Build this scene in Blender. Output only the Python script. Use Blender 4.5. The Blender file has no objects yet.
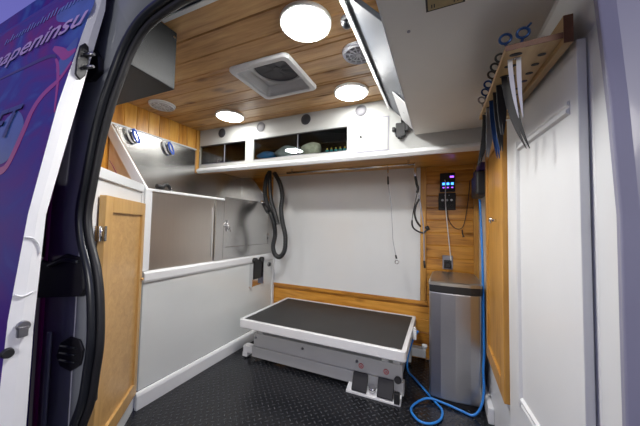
import bpy, bmesh, math, random
from mathutils import Vector, Matrix
random.seed(4)
S = bpy.context.scene
COL = S.collection
PI = math.pi

# ------------------------------------------------------------------ materials
def new_mat(name):
    m = bpy.data.materials.new(name); m.use_nodes = True
    return m, m.node_tree.nodes, m.node_tree.links, m.node_tree.nodes['Principled BSDF']

def plain(name, col, rough=.5, metal=0, bump=0, bscale=60, coat=0, var=.04, spec=.5, vscale=6):
    m, N, L, b = new_mat(name)
    b.inputs['Roughness'].default_value = rough; b.inputs['Metallic'].default_value = metal
    b.inputs['Coat Weight'].default_value = coat; b.inputs['Coat Roughness'].default_value = .08
    b.inputs['Specular IOR Level'].default_value = spec
    tc = N.new('ShaderNodeTexCoord'); n = N.new('ShaderNodeTexNoise'); n.inputs['Scale'].default_value = vscale
    n.inputs['Detail'].default_value = 5
    L.new(tc.outputs['Object'], n.inputs['Vector'])
    r = N.new('ShaderNodeValToRGB'); e = r.color_ramp.elements
    e[0].position = .3; e[1].position = .7
    e[0].color = (*[c * (1 - var) for c in col], 1); e[1].color = (*[min(1, c * (1 + var)) for c in col], 1)
    L.new(n.outputs['Fac'], r.inputs['Fac']); L.new(r.outputs['Color'], b.inputs['Base Color'])
    if bump:
        n2 = N.new('ShaderNodeTexNoise'); n2.inputs['Scale'].default_value = bscale; n2.inputs['Detail'].default_value = 3
        L.new(tc.outputs['Object'], n2.inputs['Vector'])
        bp = N.new('ShaderNodeBump'); bp.inputs['Strength'].default_value = bump; bp.inputs['Distance'].default_value = .01
        L.new(n2.outputs['Fac'], bp.inputs['Height']); L.new(bp.outputs['Normal'], b.inputs['Normal'])
    return m

def wood(name, dark, mid, light, along, across=None, width=.1, rough=.35, knots=True, coat=.2, off=0.0):
    """boards: tone changes per board (across / width), grain stretched along the board"""
    m, N, L, b = new_mat(name)
    b.inputs['Roughness'].default_value = rough; b.inputs['Coat Weight'].default_value = coat
    b.inputs['Coat Roughness'].default_value = .15
    tc = N.new('ShaderNodeTexCoord')
    geo = N.new('ShaderNodeNewGeometry')
    sep = N.new('ShaderNodeSeparateXYZ'); L.new(geo.outputs['Position'], sep.inputs[0])
    ax = {'X': 0, 'Y': 1, 'Z': 2}
    cell = None
    if across:
        a = N.new('ShaderNodeMath'); a.operation = 'ADD'; a.inputs[1].default_value = off
        L.new(sep.outputs[ax[across]], a.inputs[0])
        d = N.new('ShaderNodeMath'); d.operation = 'DIVIDE'; d.inputs[1].default_value = width
        L.new(a.outputs[0], d.inputs[0])
        f = N.new('ShaderNodeMath'); f.operation = 'FLOOR'; L.new(d.outputs[0], f.inputs[0])
        wn = N.new('ShaderNodeTexWhiteNoise'); wn.noise_dimensions = '1D'; L.new(f.outputs[0], wn.inputs['W'])
        cell = wn
    mp = N.new('ShaderNodeMapping')
    sc = [14, 14, 14]; sc[ax[along]] = 1.3
    mp.inputs['Scale'].default_value = sc
    L.new(geo.outputs['Position'], mp.inputs['Vector'])
    if cell:
        cm = N.new('ShaderNodeVectorMath'); cm.operation = 'SCALE'; cm.inputs['Scale'].default_value = 7
        L.new(cell.outputs['Color'], cm.inputs[0]); L.new(cm.outputs[0], mp.inputs['Location'])
    n1 = N.new('ShaderNodeTexNoise'); n1.inputs['Scale'].default_value = 1.5; n1.inputs['Detail'].default_value = 6
    n1.inputs['Distortion'].default_value = 1.0
    L.new(mp.outputs[0], n1.inputs['Vector'])
    n2 = N.new('ShaderNodeTexNoise'); n2.inputs['Scale'].default_value = 7; n2.inputs['Detail'].default_value = 4
    L.new(mp.outputs[0], n2.inputs['Vector'])
    mx = N.new('ShaderNodeMath'); mx.operation = 'MULTIPLY_ADD'; mx.inputs[1].default_value = .35
    L.new(n2.outputs['Fac'], mx.inputs[0])
    ms = N.new('ShaderNodeMath'); ms.operation = 'MULTIPLY'; ms.inputs[1].default_value = .65
    L.new(n1.outputs['Fac'], ms.inputs[0]); L.new(ms.outputs[0], mx.inputs[2])
    fac = mx.outputs[0]
    if cell:
        ad = N.new('ShaderNodeMath'); ad.operation = 'MULTIPLY_ADD'; ad.inputs[1].default_value = .22
        L.new(cell.outputs['Value'], ad.inputs[0]); 
        sb = N.new('ShaderNodeMath'); sb.operation = 'SUBTRACT'; sb.inputs[1].default_value = .11
        L.new(fac, sb.inputs[0]); L.new(sb.outputs[0], ad.inputs[2]); fac = ad.outputs[0]
    r = N.new('ShaderNodeValToRGB'); e = r.color_ramp.elements
    e[0].position = .3; e[0].color = (*dark, 1); e[1].position = .72; e[1].color = (*light, 1)
    k = e.new(.5); k.color = (*mid, 1)
    L.new(fac, r.inputs['Fac'])
    out = r.outputs['Color']
    if knots:
        mk = N.new('ShaderNodeMapping'); s2 = [9, 9, 9]; s2[ax[along]] = 3.2
        mk.inputs['Scale'].default_value = s2; L.new(geo.outputs['Position'], mk.inputs['Vector'])
        v = N.new('ShaderNodeTexVoronoi'); v.inputs['Scale'].default_value = 1
        L.new(mk.outputs[0], v.inputs['Vector'])
        kr = N.new('ShaderNodeValToRGB'); ke = kr.color_ramp.elements
        ke[0].position = .06; ke[0].color = (.28, .2, .16, 1); ke[1].position = .22; ke[1].color = (1, 1, 1, 1)
        L.new(v.outputs['Distance'], kr.inputs['Fac'])
        mm = N.new('ShaderNodeMix'); mm.data_type = 'RGBA'; mm.blend_type = 'MULTIPLY'; mm.inputs[0].default_value = .8
        L.new(out, mm.inputs[6]); L.new(kr.outputs['Color'], mm.inputs[7]); out = mm.outputs[2]
    L.new(out, b.inputs['Base Color'])
    bp = N.new('ShaderNodeBump'); bp.inputs['Strength'].default_value = .08; bp.inputs['Distance'].default_value = .004
    L.new(n2.outputs['Fac'], bp.inputs['Height']); L.new(bp.outputs['Normal'], b.inputs['Normal'])
    return m

def steel(name, col=(.6, .59, .57), rough=.3, stretch=(1, 40, 40)):
    m, N, L, b = new_mat(name)
    b.inputs['Metallic'].default_value = 1
    tc = N.new('ShaderNodeTexCoord'); mp = N.new('ShaderNodeMapping'); mp.inputs['Scale'].default_value = stretch
    L.new(tc.outputs['Object'], mp.inputs['Vector'])
    n = N.new('ShaderNodeTexNoise'); n.inputs['Scale'].default_value = 4; n.inputs['Detail'].default_value = 4
    L.new(mp.outputs[0], n.inputs['Vector'])
    r = N.new('ShaderNodeMapRange'); r.inputs['To Min'].default_value = rough - .03; r.inputs['To Max'].default_value = rough + .05
    L.new(n.outputs['Fac'], r.inputs['Value']); L.new(r.outputs[0], b.inputs['Roughness'])
    cr = N.new('ShaderNodeValToRGB'); e = cr.color_ramp.elements
    e[0].color = (*[c * .95 for c in col], 1); e[1].color = (*[min(1, c * 1.04) for c in col], 1)
    L.new(n.outputs['Fac'], cr.inputs['Fac']); L.new(cr.outputs['Color'], b.inputs['Base Color'])
    bp = N.new('ShaderNodeBump'); bp.inputs['Strength'].default_value = .0
    return m

def emis(name, col, s):
    m, N, L, b = new_mat(name)
    b.inputs['Base Color'].default_value = (*col, 1); b.inputs['Emission Color'].default_value = (*col, 1)
    b.inputs['Emission Strength'].default_value = s
    return m

def glass(name, tint=(.85, .9, .9), rough=.03):
    m, N, L, b = new_mat(name)
    N.remove(b); o = N['Material Output']
    t = N.new('ShaderNodeBsdfTransparent'); t.inputs['Color'].default_value = (*tint, 1)
    g = N.new('ShaderNodeBsdfGlossy'); g.inputs['Roughness'].default_value = rough
    f = N.new('ShaderNodeFresnel'); f.inputs['IOR'].default_value = 1.5
    x = N.new('ShaderNodeMixShader')
    L.new(f.outputs[0], x.inputs[0]); L.new(t.outputs[0], x.inputs[1]); L.new(g.outputs[0], x.inputs[2])
    L.new(x.outputs[0], o.inputs['Surface'])
    return m

def rubber_floor():
    """black rubber with small raised pips in alternating directions"""
    m, N, L, b = new_mat('studded_rubber')
    geo = N.new('ShaderNodeNewGeometry'); mp = N.new('ShaderNodeMapping')
    mp.inputs['Rotation'].default_value = (0, 0, R(45)); mp.inputs['Scale'].default_value = (1 / .03, 1 / .03, 1)
    L.new(geo.outputs['Position'], mp.inputs['Vector'])
    sp = N.new('ShaderNodeSeparateXYZ'); L.new(mp.outputs[0], sp.inputs[0])
    def math_(op, a, bb=None, v=None):
        n = N.new('ShaderNodeMath'); n.operation = op
        if hasattr(a, 'links'): L.new(a, n.inputs[0])
        else: n.inputs[0].default_value = a
        if bb is not None:
            if hasattr(bb, 'links'): L.new(bb, n.inputs[1])
            else: n.inputs[1].default_value = bb
        return n.outputs[0]
    x, y = sp.outputs[0], sp.outputs[1]
    fx = math_('SUBTRACT', math_('FRACT', x), .5); fy = math_('SUBTRACT', math_('FRACT', y), .5)
    par = math_('MODULO', math_('ABSOLUTE', math_('ADD', math_('FLOOR', x), math_('FLOOR', y))), 2.0)
    def ell(a, c):
        return math_('SQRT', math_('ADD', math_('POWER', math_('DIVIDE', math_('ABSOLUTE', a), .42), 2.0),
                                   math_('POWER', math_('DIVIDE', math_('ABSOLUTE', c), .14), 2.0)))
    e1, e2 = ell(fx, fy), ell(fy, fx)
    mix = N.new('ShaderNodeMix'); mix.data_type = 'FLOAT'
    L.new(par, mix.inputs[0]); L.new(e1, mix.inputs[2]); L.new(e2, mix.inputs[3])
    h = N.new('ShaderNodeMapRange'); h.interpolation_type = 'SMOOTHSTEP'
    h.inputs['From Min'].default_value = .35; h.inputs['From Max'].default_value = 1.1
    h.inputs['To Min'].default_value = 1; h.inputs['To Max'].default_value = 0
    L.new(mix.outputs[0], h.inputs['Value'])
    bp = N.new('ShaderNodeBump'); bp.inputs['Strength'].default_value = 1; bp.inputs['Distance'].default_value = .010
    L.new(h.outputs[0], bp.inputs['Height']); L.new(bp.outputs['Normal'], b.inputs['Normal'])
    n = N.new('ShaderNodeTexNoise'); n.inputs['Scale'].default_value = 25; L.new(geo.outputs['Position'], n.inputs['Vector'])
    r = N.new('ShaderNodeMapRange'); r.inputs['To Min'].default_value = .18; r.inputs['To Max'].default_value = .3
    L.new(n.outputs['Fac'], r.inputs['Value']); L.new(r.outputs[0], b.inputs['Roughness'])
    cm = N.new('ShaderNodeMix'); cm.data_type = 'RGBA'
    cm.inputs[6].default_value = (.010, .011, .014, 1); cm.inputs[7].default_value = (.075, .08, .09, 1)  # pip tops painted grey to stand in for their bright highlights
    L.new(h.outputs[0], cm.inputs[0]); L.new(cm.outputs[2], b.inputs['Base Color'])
    return m

def wrap_paint():
    """vinyl wrap: purple to blue print with magenta smoke and pale blue patches"""
    m, N, L, b = new_mat('printed_wrap')
    geo = N.new('ShaderNodeNewGeometry'); mp = N.new('ShaderNodeMapping')
    mp.inputs['Scale'].default_value = (1.4, 1, 2.2); mp.inputs['Rotation'].default_value = (0, R(35), 0)
    L.new(geo.outputs['Position'], mp.inputs['Vector'])
    n = N.new('ShaderNodeTexNoise'); n.inputs['Scale'].default_value = 2.2; n.inputs['Detail'].default_value = 5; n.inputs['Distortion'].default_value = 1.2
    L.new(mp.outputs[0], n.inputs['Vector'])
    r = N.new('ShaderNodeValToRGB'); e = r.color_ramp.elements
    e[0].position = .28; e[0].color = (.19, .008, .15, 1)
    e[1].position = .74; e[1].color = (.06, .15, .46, 1)
    k = e.new(.42); k.color = (.10, .016, .22, 1)
    k = e.new(.56); k.color = (.035, .035, .28, 1)
    sep = N.new('ShaderNodeSeparateXYZ'); L.new(geo.outputs['Position'], sep.inputs[0])
    z = N.new('ShaderNodeMapRange'); z.inputs['From Min'].default_value = .5; z.inputs['From Max'].default_value = 1.7
    z.inputs['To Min'].default_value = 0; z.inputs['To Max'].default_value = 1
    L.new(sep.outputs[2], z.inputs['Value'])
    L.new(n.outputs['Fac'], r.inputs['Fac'])
    mx = N.new('ShaderNodeMix'); mx.data_type = 'RGBA'; mx.inputs[6].default_value = (.04, .014, .2, 1)
    L.new(z.outputs[0], mx.inputs[0]); L.new(r.outputs['Color'], mx.inputs[7])
    L.new(mx.outputs[2], b.inputs['Base Color'])
    b.inputs['Roughness'].default_value = .5; b.inputs['Coat Weight'].default_value = .05; b.inputs['Specular IOR Level'].default_value = .3
    return m

def R(d): return math.radians(d)

M = {}
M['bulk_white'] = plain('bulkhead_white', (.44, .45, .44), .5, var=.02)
M['white'] = plain('white_paint', (.72, .73, .74), .35, coat=.15, var=.015)
M['gloss_white'] = plain('gloss_white_panel', (.70, .72, .74), .16, coat=.5, var=.01)
M['tub_white'] = plain('tub_base_white', (.68, .71, .71), .14, coat=.5, var=.01)
M['trim_white'] = plain('white_trim', (.74, .76, .78), .3, var=.01)
M['shade_white'] = plain('satin_white_board', (.76, .75, .72), .5, var=.02)
M['body_white'] = plain('white_van_paint', (.80, .81, .83), .35, coat=.2, var=.015)
M['lilac'] = plain('sky_tinted_van_paint', (.23, .23, .32), .4, coat=.2, var=.03)  # white paint with the lilac light of the sky mixed into its colour
M['body_grey'] = plain('grey_van_paint', (.19, .205, .23), .36, coat=.4, var=.08)
M['black'] = plain('black_plastic', (.012, .012, .014), .5, var=.1)
M['rubber'] = plain('black_rubber', (.012, .014, .018), .3, var=.1)
M['leather'] = plain('black_leatherette', (.008, .010, .012), .5, bump=.12, bscale=180, var=.08, spec=.3)
M['headliner'] = plain('dark_headliner', (.012, .016, .03), .5, var=.1)
M['mat_black'] = plain('table_mat', (.022, .024, .026), .5, bump=.5, bscale=160, var=.15)
M['table_white'] = plain('powder_coat_white', (.68, .69, .71), .35, var=.02)
M['table_grey'] = plain('powder_coat_grey', (.42, .43, .44), .4, var=.03)
M['blue_hose'] = plain('blue_cable', (.02, .20, .62), .35, var=.05)
M['magenta'] = plain('magenta_print', (.38, .005, .13), .3, coat=.5, var=.1)
M['magenta_paint'] = plain('magenta_van_wrap', (.22, .008, .11), .3, coat=.4, var=.2)
M['pale_blue'] = plain('pale_blue_print', (.03, .09, .30), .3, coat=.5, var=.3)
M['text_white'] = plain('pale_lettering', (.52, .36, .62), .4, var=.1)
M['text_blue'] = plain('faint_blue_lettering', (.16, .22, .55), .4, var=.2)
M['navy'] = plain('navy_lettering', (.012, .03, .15), .3, var=.1)
M['purple_line'] = plain('dark_purple_swoosh', (.03, .01, .09), .3, var=.1)
M['speaker_grey'] = plain('speaker_grey', (.17, .17, .19), .5, var=.1)
M['speaker_light'] = plain('speaker_light_grey', (.5, .5, .56), .45, var=.06)
M['speaker_dark'] = plain('speaker_mesh_black', (.03, .032, .04), .55, bump=.4, bscale=600, var=.1)
M['vent_white'] = plain('vent_white_plastic', (.6, .61, .63), .4, var=.02)
M['vent_dark'] = plain('vent_fan_grey', (.07, .072, .085), .4, var=.2)
M['chrome'] = plain('chrome', (.75, .75, .77), .15, metal=1, var=.02)
M['steel_dark'] = plain('dark_steel', (.3, .3, .32), .3, metal=1, var=.1)
M['blue_ring'] = plain('blue_anodised', (.015, .05, .17), .3, metal=.6, var=.1)
M['steel'] = steel('brushed_steel', (.60, .595, .58), .24, (30, 1.2, 12))
M['steel_v'] = steel('brushed_steel_upright', (.64, .60, .55), .3, (30, 30, 1))
M['bin_steel'] = steel('bin_brushed_steel', (.5, .5, .52), .34, (1, 1, 60))
M['bin_lid'] = steel('bin_lid_steel', (.46, .43, .38), .35, (1, 60, 1))
M['ceil_wood'] = wood('ceiling_boards', (.24, .11, .035), (.45, .25, .095), (.60, .37, .16), 'X', 'Y', .118, .34)
M['wall_wood'] = wood('pine_wall_boards', (.34, .13, .014), (.60, .28, .04), (.72, .40, .08), 'Z', 'Y', .085, .32)
M['back_wood'] = wood('pine_back_boards', (.28, .10, .012), (.54, .24, .032), (.68, .35, .065), 'X', 'Z', .1, .32, off=-.01)
M['oak'] = wood('oak_door', (.44, .25, .085), (.54, .32, .11), (.62, .38, .15), 'Z', None, .1, .42, knots=False)
M['oak_x'] = wood('oak_door_panel', (.44, .25, .085), (.53, .31, .11), (.62, .38, .15), 'X', None, .1, .42, knots=False)
M['oak_orange'] = wood('orange_oak_door', (.32, .14, .02), (.52, .26, .05), (.62, .34, .08), 'Z', None, .1, .4, knots=False)
M['ply'] = plain('plywood', (.74, .54, .32), .5, var=.08, vscale=12)
M['rack_wood'] = wood('rack_pine', (.36, .22, .09), (.48, .31, .14), (.55, .37, .18), 'Y', None, .1, .45, knots=False)
M['rack_dark'] = plain('rack_end_grain', (.12, .045, .02), .5, var=.15, vscale=40)
M['lamp'] = emis('lamp_diffuser', (1, .985, .95), 36)
M['lamp_front'] = emis('bright_lamp_diffuser', (1, .985, .95), 185)
M['lamp_rim'] = plain('lamp_rim', (.8, .8, .8), .4, var=.01)
M['led'] = emis('blue_led', (.05, .28, 1), 3)
M['led_purple'] = emis('purple_led', (.35, .1, 1), 2)
M['cord_white'] = plain('white_cord', (.7, .72, .74), .5, var=.02)
M['cord_black'] = plain('black_cord', (.015, .015, .02), .5, var=.1)
M['cord_grey'] = plain('grey_cord', (.28, .28, .33), .5, var=.1)
M['label'] = plain('label_tan', (.36, .28, .14), .5, var=.15, vscale=50)
M['red_print'] = plain('red_print', (.5, .02, .04), .5, var=.02)
M['glass'] = glass('sliding_pane_glass')
M['cloth_blue'] = plain('blue_cloth', (.03, .25, .6), .8, var=.2, vscale=30)
M['cloth_cream'] = plain('cream_cloth', (.6, .55, .42), .85, var=.2, vscale=30)
M['plastic_clear'] = plain('frosted_plastic', (.3, .32, .33), .6, var=.3, vscale=40)
M['teal'] = plain('teal_plastic', (.03, .35, .38), .4, var=.3, vscale=30)
M['yellow'] = plain('yellow_plastic', (.65, .42, .05), .4, var=.1)
M['inside'] = plain('cabinet_inside', (.03, .032, .035), .7, var=.1)
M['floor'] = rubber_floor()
M['wrap'] = wrap_paint()
M['ground'] = plain('asphalt', (.05, .05, .055), .9, bump=.5, bscale=80, var=.2, vscale=20)
M['mirror_grey'] = plain('gloss_grey_panel', (.085, .095, .115), .5, coat=0, var=.05)
M['purple_bag'] = plain('purple_fabric', (.06, .03, .16), .7, var=.2)

# ------------------------------------------------------------------ geometry helpers
class G:
    def __init__(s, T=None): s.v = []; s.f = []; s.sm = []; s.T = T
    def add(s, vs, fs, smooth=False):
        o = len(s.v)
        for p in vs:
            p = Vector(p)
            s.v.append(s.T @ p if s.T else p)
        for f in fs: s.f.append([i + o for i in f]); s.sm.append(smooth)
        return s
    def box(s, x0, x1, y0, y1, z0, z1):
        return s.add([(x0, y0, z0), (x1, y0, z0), (x1, y1, z0), (x0, y1, z0), (x0, y0, z1), (x1, y0, z1), (x1, y1, z1), (x0, y1, z1)],
                     [(0, 3, 2, 1), (4, 5, 6, 7), (0, 1, 5, 4), (1, 2, 6, 5), (2, 3, 7, 6), (3, 0, 4, 7)])
    def prism(s, pts, axis, a0, a1, smooth=False):
        """polygon (2D in the other two axes) extruded along axis"""
        n = len(pts)
        def mk(p, a):
            return {0: (a, p[0], p[1]), 1: (p[0], a, p[1]), 2: (p[0], p[1], a)}[axis]
        vs = [mk(p, a0) for p in pts] + [mk(p, a1) for p in pts]
        s.add(vs, [list(range(n))[::-1], [n + i for i in range(n)]])
        o = len(s.v) - 2 * n
        for i in range(n):
            j = (i + 1) % n; s.f.append([o + i, o + j, o + n + j, o + n + i]); s.sm.append(smooth)
        return s
    def slab(s, pts, t):
        """polygon in 3D extruded by vector t"""
        n = len(pts); t = Vector(t)
        vs = [Vector(p) for p in pts] + [Vector(p) + t for p in pts]
        return s.add(vs, [list(range(n))[::-1], [n + i for i in range(n)]] + [[i, (i + 1) % n, n + (i + 1) % n, n + i] for i in range(n)])
    def cyl(s, p0, p1, r0, r1=None, n=20, smooth=True):
        r1 = r0 if r1 is None else r1
        p0 = Vector(p0); p1 = Vector(p1); d = (p1 - p0).normalized()
        a = d.orthogonal().normalized(); b = d.cross(a)
        vs = [p0 + (a * math.cos(2 * PI * i / n) + b * math.sin(2 * PI * i / n)) * r0 for i in range(n)]
        vs += [p1 + (a * math.cos(2 * PI * i / n) + b * math.sin(2 * PI * i / n)) * r1 for i in range(n)]
        s.add(vs, [list(range(n))[::-1], [n + i for i in range(n)]])
        o = len(s.v) - 2 * n
        for i in range(n):
            j = (i + 1) % n; s.f.append([o + i, o + j, o + n + j, o + n + i]); s.sm.append(smooth)
        return s
    def ring(s, c, ax, R0, r, n=24, k=8, sx=1.0, sy=1.0, up=None):
        c = Vector(c); ax = Vector(ax).normalized()
        a = Vector(up).normalized() if up else ax.orthogonal().normalized(); b = ax.cross(a)
        pts = [c + (a * math.cos(2 * PI * i / n) * sx + b * math.sin(2 * PI * i / n) * sy) * R0 for i in range(n)]
        return s.tube(pts, r, closed=True, k=k)
    def tube(s, pts, r, closed=False, k=8, flat=None):
        pts = [Vector(p) for p in pts]; n = len(pts)
        rr = r if isinstance(r, (list, tuple)) else [r] * n
        vs = []; prev = None
        for i, p in enumerate(pts):
            if closed: d = pts[(i + 1) % n] - pts[i - 1]
            else: d = pts[min(i + 1, n - 1)] - pts[max(i - 1, 0)]
            d.normalize()
            if prev is None: a = d.orthogonal().normalized()
            else:
                a = prev - d * prev.dot(d)
                a = a.normalized() if a.length > 1e-6 else d.orthogonal().normalized()
            prev = a; b = d.cross(a)
            for j in range(k):
                t = 2 * PI * j / k
                vs.append(p + (a * math.cos(t) + b * math.sin(t)) * rr[i])
        fs = []
        m = n if closed else n - 1
        for i in range(m):
            for j in range(k):
                i2 = (i + 1) % n; j2 = (j + 1) % k
                fs.append((i * k + j, i * k + j2, i2 * k + j2, i2 * k + j))
        s.add(vs, fs, True)
        if not closed:
            o = len(s.v) - n * k
            s.f.append([o + j for j in range(k)][::-1]); s.sm.append(False)
            s.f.append([o + (n - 1) * k + j for j in range(k)]); s.sm.append(False)
        return s
    def dome(s, c, ax, r, h, n=24, m=6):
        c = Vector(c); ax = Vector(ax).normalized(); a = ax.orthogonal().normalized(); b = ax.cross(a)
        vs = []; fs = []
        for i in range(m):
            t = i / m * PI / 2
            for j in range(n):
                u = 2 * PI * j / n
                vs.append(c + (a * math.cos(u) + b * math.sin(u)) * r * math.cos(t) + ax * h * math.sin(t))
        vs.append(c + ax * h)
        for i in range(m - 1):
            for j in range(n): fs.append((i * n + j, i * n + (j + 1) % n, (i + 1) * n + (j + 1) % n, (i + 1) * n + j))
        for j in range(n): fs.append(((m - 1) * n + j, (m - 1) * n + (j + 1) % n, m * n))
        fs.append(list(range(n))[::-1])
        return s.add(vs, fs, True)
    def boards(s, axis_n, n0, n1, axis_l, l0, l1, axis_w, w0, w1, w, face, off=0.0, gap=.005, rnd=.003):
        """tongue-and-groove boards with real V grooves; face = side (n0 or n1) with the grooves"""
        import itertools
        edges = [w0]; k = math.ceil((w0 + off) / w + 1e-6)
        while k * w - off < w1 - 1e-4: 
            if k * w - off > w0 + 1e-3: edges.append(k * w - off)
            k += 1
        edges.append(w1)
        other = n0 if face == n1 else n1
        sg = 1 if face > other else -1
        for a, b in zip(edges[:-1], edges[1:]):
            pts = [(a, other), (b, other), (b, face - sg * gap), (b - gap, face), (a + gap, face), (a, face - sg * gap)]
            vs = []
            for l in (l0, l1):
                for (ww, nn) in pts:
                    c = [0, 0, 0]; c[axis_n] = nn; c[axis_l] = l; c[axis_w] = ww; vs.append(c)
            s.add(vs, [list(range(6))[::-1], [6 + i for i in range(6)]] + [[i, (i + 1) % 6, 6 + (i + 1) % 6, 6 + i] for i in range(6)])
        return s
    def build(s, name, m, parent=None, bev=0, seg=2, origin=None):
        me = bpy.data.meshes.new(name)
        o = bpy.data.objects.new(name, me); COL.objects.link(o)
        if parent is not None:
            root = parent
            while root.parent: root = root.parent
            off = Vector(root['_o']); o.parent = parent
        else:
            if origin is None:
                xs = [p.x for p in s.v]; ys = [p.y for p in s.v]; zs = [p.z for p in s.v]
                origin = ((min(xs) + max(xs)) / 2, (min(ys) + max(ys)) / 2, min(zs))
            off = Vector(origin); o.location = off; o['_o'] = tuple(off)
        me.from_pydata([p - off for p in s.v], [], s.f)
        bm = bmesh.new(); bm.from_mesh(me); bmesh.ops.recalc_face_normals(bm, faces=bm.faces); bm.to_mesh(me); bm.free()
        me.polygons.foreach_set('use_smooth', s.sm)
        me.materials.append(m if not isinstance(m, str) else M[m])
        if bev:
            md = o.modifiers.new('bevel', 'BEVEL'); md.width = bev; md.segments = seg; md.limit_method = 'ANGLE'; md.angle_limit = R(40)
        return o

def thing(name, label, cat, loc, group=None):
    o = bpy.data.objects.new(name, None); COL.objects.link(o); o.location = loc; o['_o'] = tuple(loc)
    o.empty_display_size = .05
    o['label'] = label; o['category'] = cat
    if group: o['group'] = group
    return o
def tag(o, label, cat, group=None):
    o['label'] = label; o['category'] = cat
    if group: o['group'] = group
    return o
def struct(o): o['kind'] = 'structure'; return o
def copy_tree(o, parent=None):
    c = o.copy(); COL.objects.link(c); c.parent = parent
    for ch in list(o.children): copy_tree(ch, c)
    return c
def smooth_path(pts, n=8, closed=False):
    """Catmull-Rom"""
    P = [Vector(p) for p in pts]; out = []; m = len(P)
    rng = range(m) if closed else range(m - 1)
    for i in rng:
        p0 = P[i - 1] if (i > 0 or closed) else P[0]; p1 = P[i]; p2 = P[(i + 1) % m]
        p3 = P[(i + 2) % m] if (i + 2 < m or closed) else P[-1]
        for k in range(n):
            t = k / n
            out.append(.5 * ((2 * p1) + (-p0 + p2) * t + (2 * p0 - 5 * p1 + 4 * p2 - p3) * t * t + (-p0 + 3 * p1 - 3 * p2 + p3) * t ** 3))
    if not closed: out.append(P[-1])
    return out
def lerp(x, xs, ys):
    if x <= xs[0]: return ys[0]
    for a, b, c, d in zip(xs, xs[1:], ys, ys[1:]):
        if x <= b: return c + (d - c) * (x - a) / (b - a)
    return ys[-1]

# ------------------------------------------------------------------ measures (metres); camera stands at x=0, y=0
ZC = 1.876; YB = 2.36; XF = -1.985; XL = -1.562; YS = 1.73; XR = .262
YN = .705

# ------------------------------------------------------------------ setting
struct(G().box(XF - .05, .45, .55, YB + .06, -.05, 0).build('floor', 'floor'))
hx0, hx1, hy0, hy1 = -1.035 + .03, -.668 - .03, 1.062 + .03, 1.424 - .03      # hole for the roof vent
gc = G()
gc.boards(2, ZC, ZC + .02, 0, XF - .03, .40, 1, YN, hy0, .118, ZC); gc.boards(2, ZC, ZC + .02, 0, XF - .03, .40, 1, hy1, YB + .03, .118, ZC)
gc.boards(2, ZC, ZC + .02, 0, XF - .03, hx0, 1, hy0, hy1, .118, ZC); gc.boards(2, ZC, ZC + .02, 0, hx1, .40, 1, hy0, hy1, .118, ZC)
gc.box(XF - .03, .40, YN, YB + .03, ZC + .07, ZC + .09)
struct(gc.build('ceiling', 'ceil_wood'))
# far left wall: pine boards high up, plywood behind everything
wl = struct(G().boards(0, XF - .02, XF, 2, 1.0, ZC, 1, .62, YB + .03, .085, XF).build('wall_left', 'wall_wood'))
wb = struct(G().boards(1, YB, YB + .02, 0, XF - .03, XR, 2, 0, ZC, .1, YB, off=-.01).build('wall_back', 'back_wood'))
G().box(XL - .03, -.152, YB - .012, YB - .0005, .462, 1.545).build('white_panel', 'gloss_white', wb)
G().box(-1.56, -.1, YB - .022, YB - .0005, .432, .462).build('rail', 'back_wood', wb, bev=.003)
G().box(-.151, -.108, YB - .022, YB - .0005, .4625, 1.54).build('upright_trim', 'oak_orange', wb, bev=.003)
G().box(.228, XR - .001, YB - .022, YB - .0005, .05, 1.54).build('upright_trim', 'oak_orange', wb, bev=.003)
# right wall turns slightly outwards towards the door opening
pl_ = [(XR, YB + .03), (XR, 1.36), (.318, .80), (.303, .69), (.45, .69), (.45, YB + .03)]
struct(G().prism(pl_, 2, 0, ZC).build('wall_right', 'white'))
struct(G().prism([(XR, 1.605), (XR, ZC), (.45, ZC), (.45, 1.50), (.330, 1.50), (.318, 1.512)], 1, .69, 1.359).build('trim_4', 'white'))
struct(G().prism([(.234, 1.75), (.234, YB - .025), (XR - .001, YB - .025), (XR - .001, 1.75)], 2, 0, .085).build('baseboard_right', 'trim_white', bev=.004))
bl = [(XL + .001, .0), (XL + .022, .0), (XL + .022, .075), (XL + .016, .088), (XL + .001, .094)]
struct(G().prism(bl, 1, 1.0, YB - .025).build('baseboard_left', 'trim_white', bev=.002))
# near wall above the door opening and beside it, seen from inside as a dark lining
struct(G().box(XF, .45, .635, YN - .001, ZC + .001, ZC + .03).build('trim_1', 'headliner'))
struct(G().box(-1.04, .25, YN - .012, YN + .006, ZC - .006, ZC - .0005).build('trim_2', 'trim_white'))
struct(G().box(XF - .03, XF + .015, 1.70, 1.728, 1.49, ZC - .001).build('trim_3', 'oak_orange', bev=.002))
struct(G().box(-9, 6, -6, .4, -.42, -.36).build('ground', 'ground'))

# ------------------------------------------------------------------ ceiling lights
def lamp(x, y, label, m='lamp', r=.105):
    t = thing('ceiling_light', label, 'light', (x, y, ZC - .022), 'round ceiling lights')
    n = 40
    g = G(); g.cyl((x, y, ZC - .0005), (x, y, ZC - .016), r, r * .985, 40); g.build('rim', 'lamp_rim', t)
    G().dome((x, y, ZC - .0165), (0, 0, -1), r * .9, .008, 40, 4).build('diffuser', m, t)
    return t
lamp(-.50, .935, 'round white ceiling light nearest the camera, in front of the square roof vent', 'lamp_front')
lamp(-.50, 1.545, 'round white ceiling light beside the spoked speaker, by the small white access door')
lamp(-1.464, 1.555, 'round white ceiling light above the dark storage windows, nearest the corner')
lamp(-1.464, .935, 'round white ceiling light hidden behind the black ceiling locker')

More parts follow.
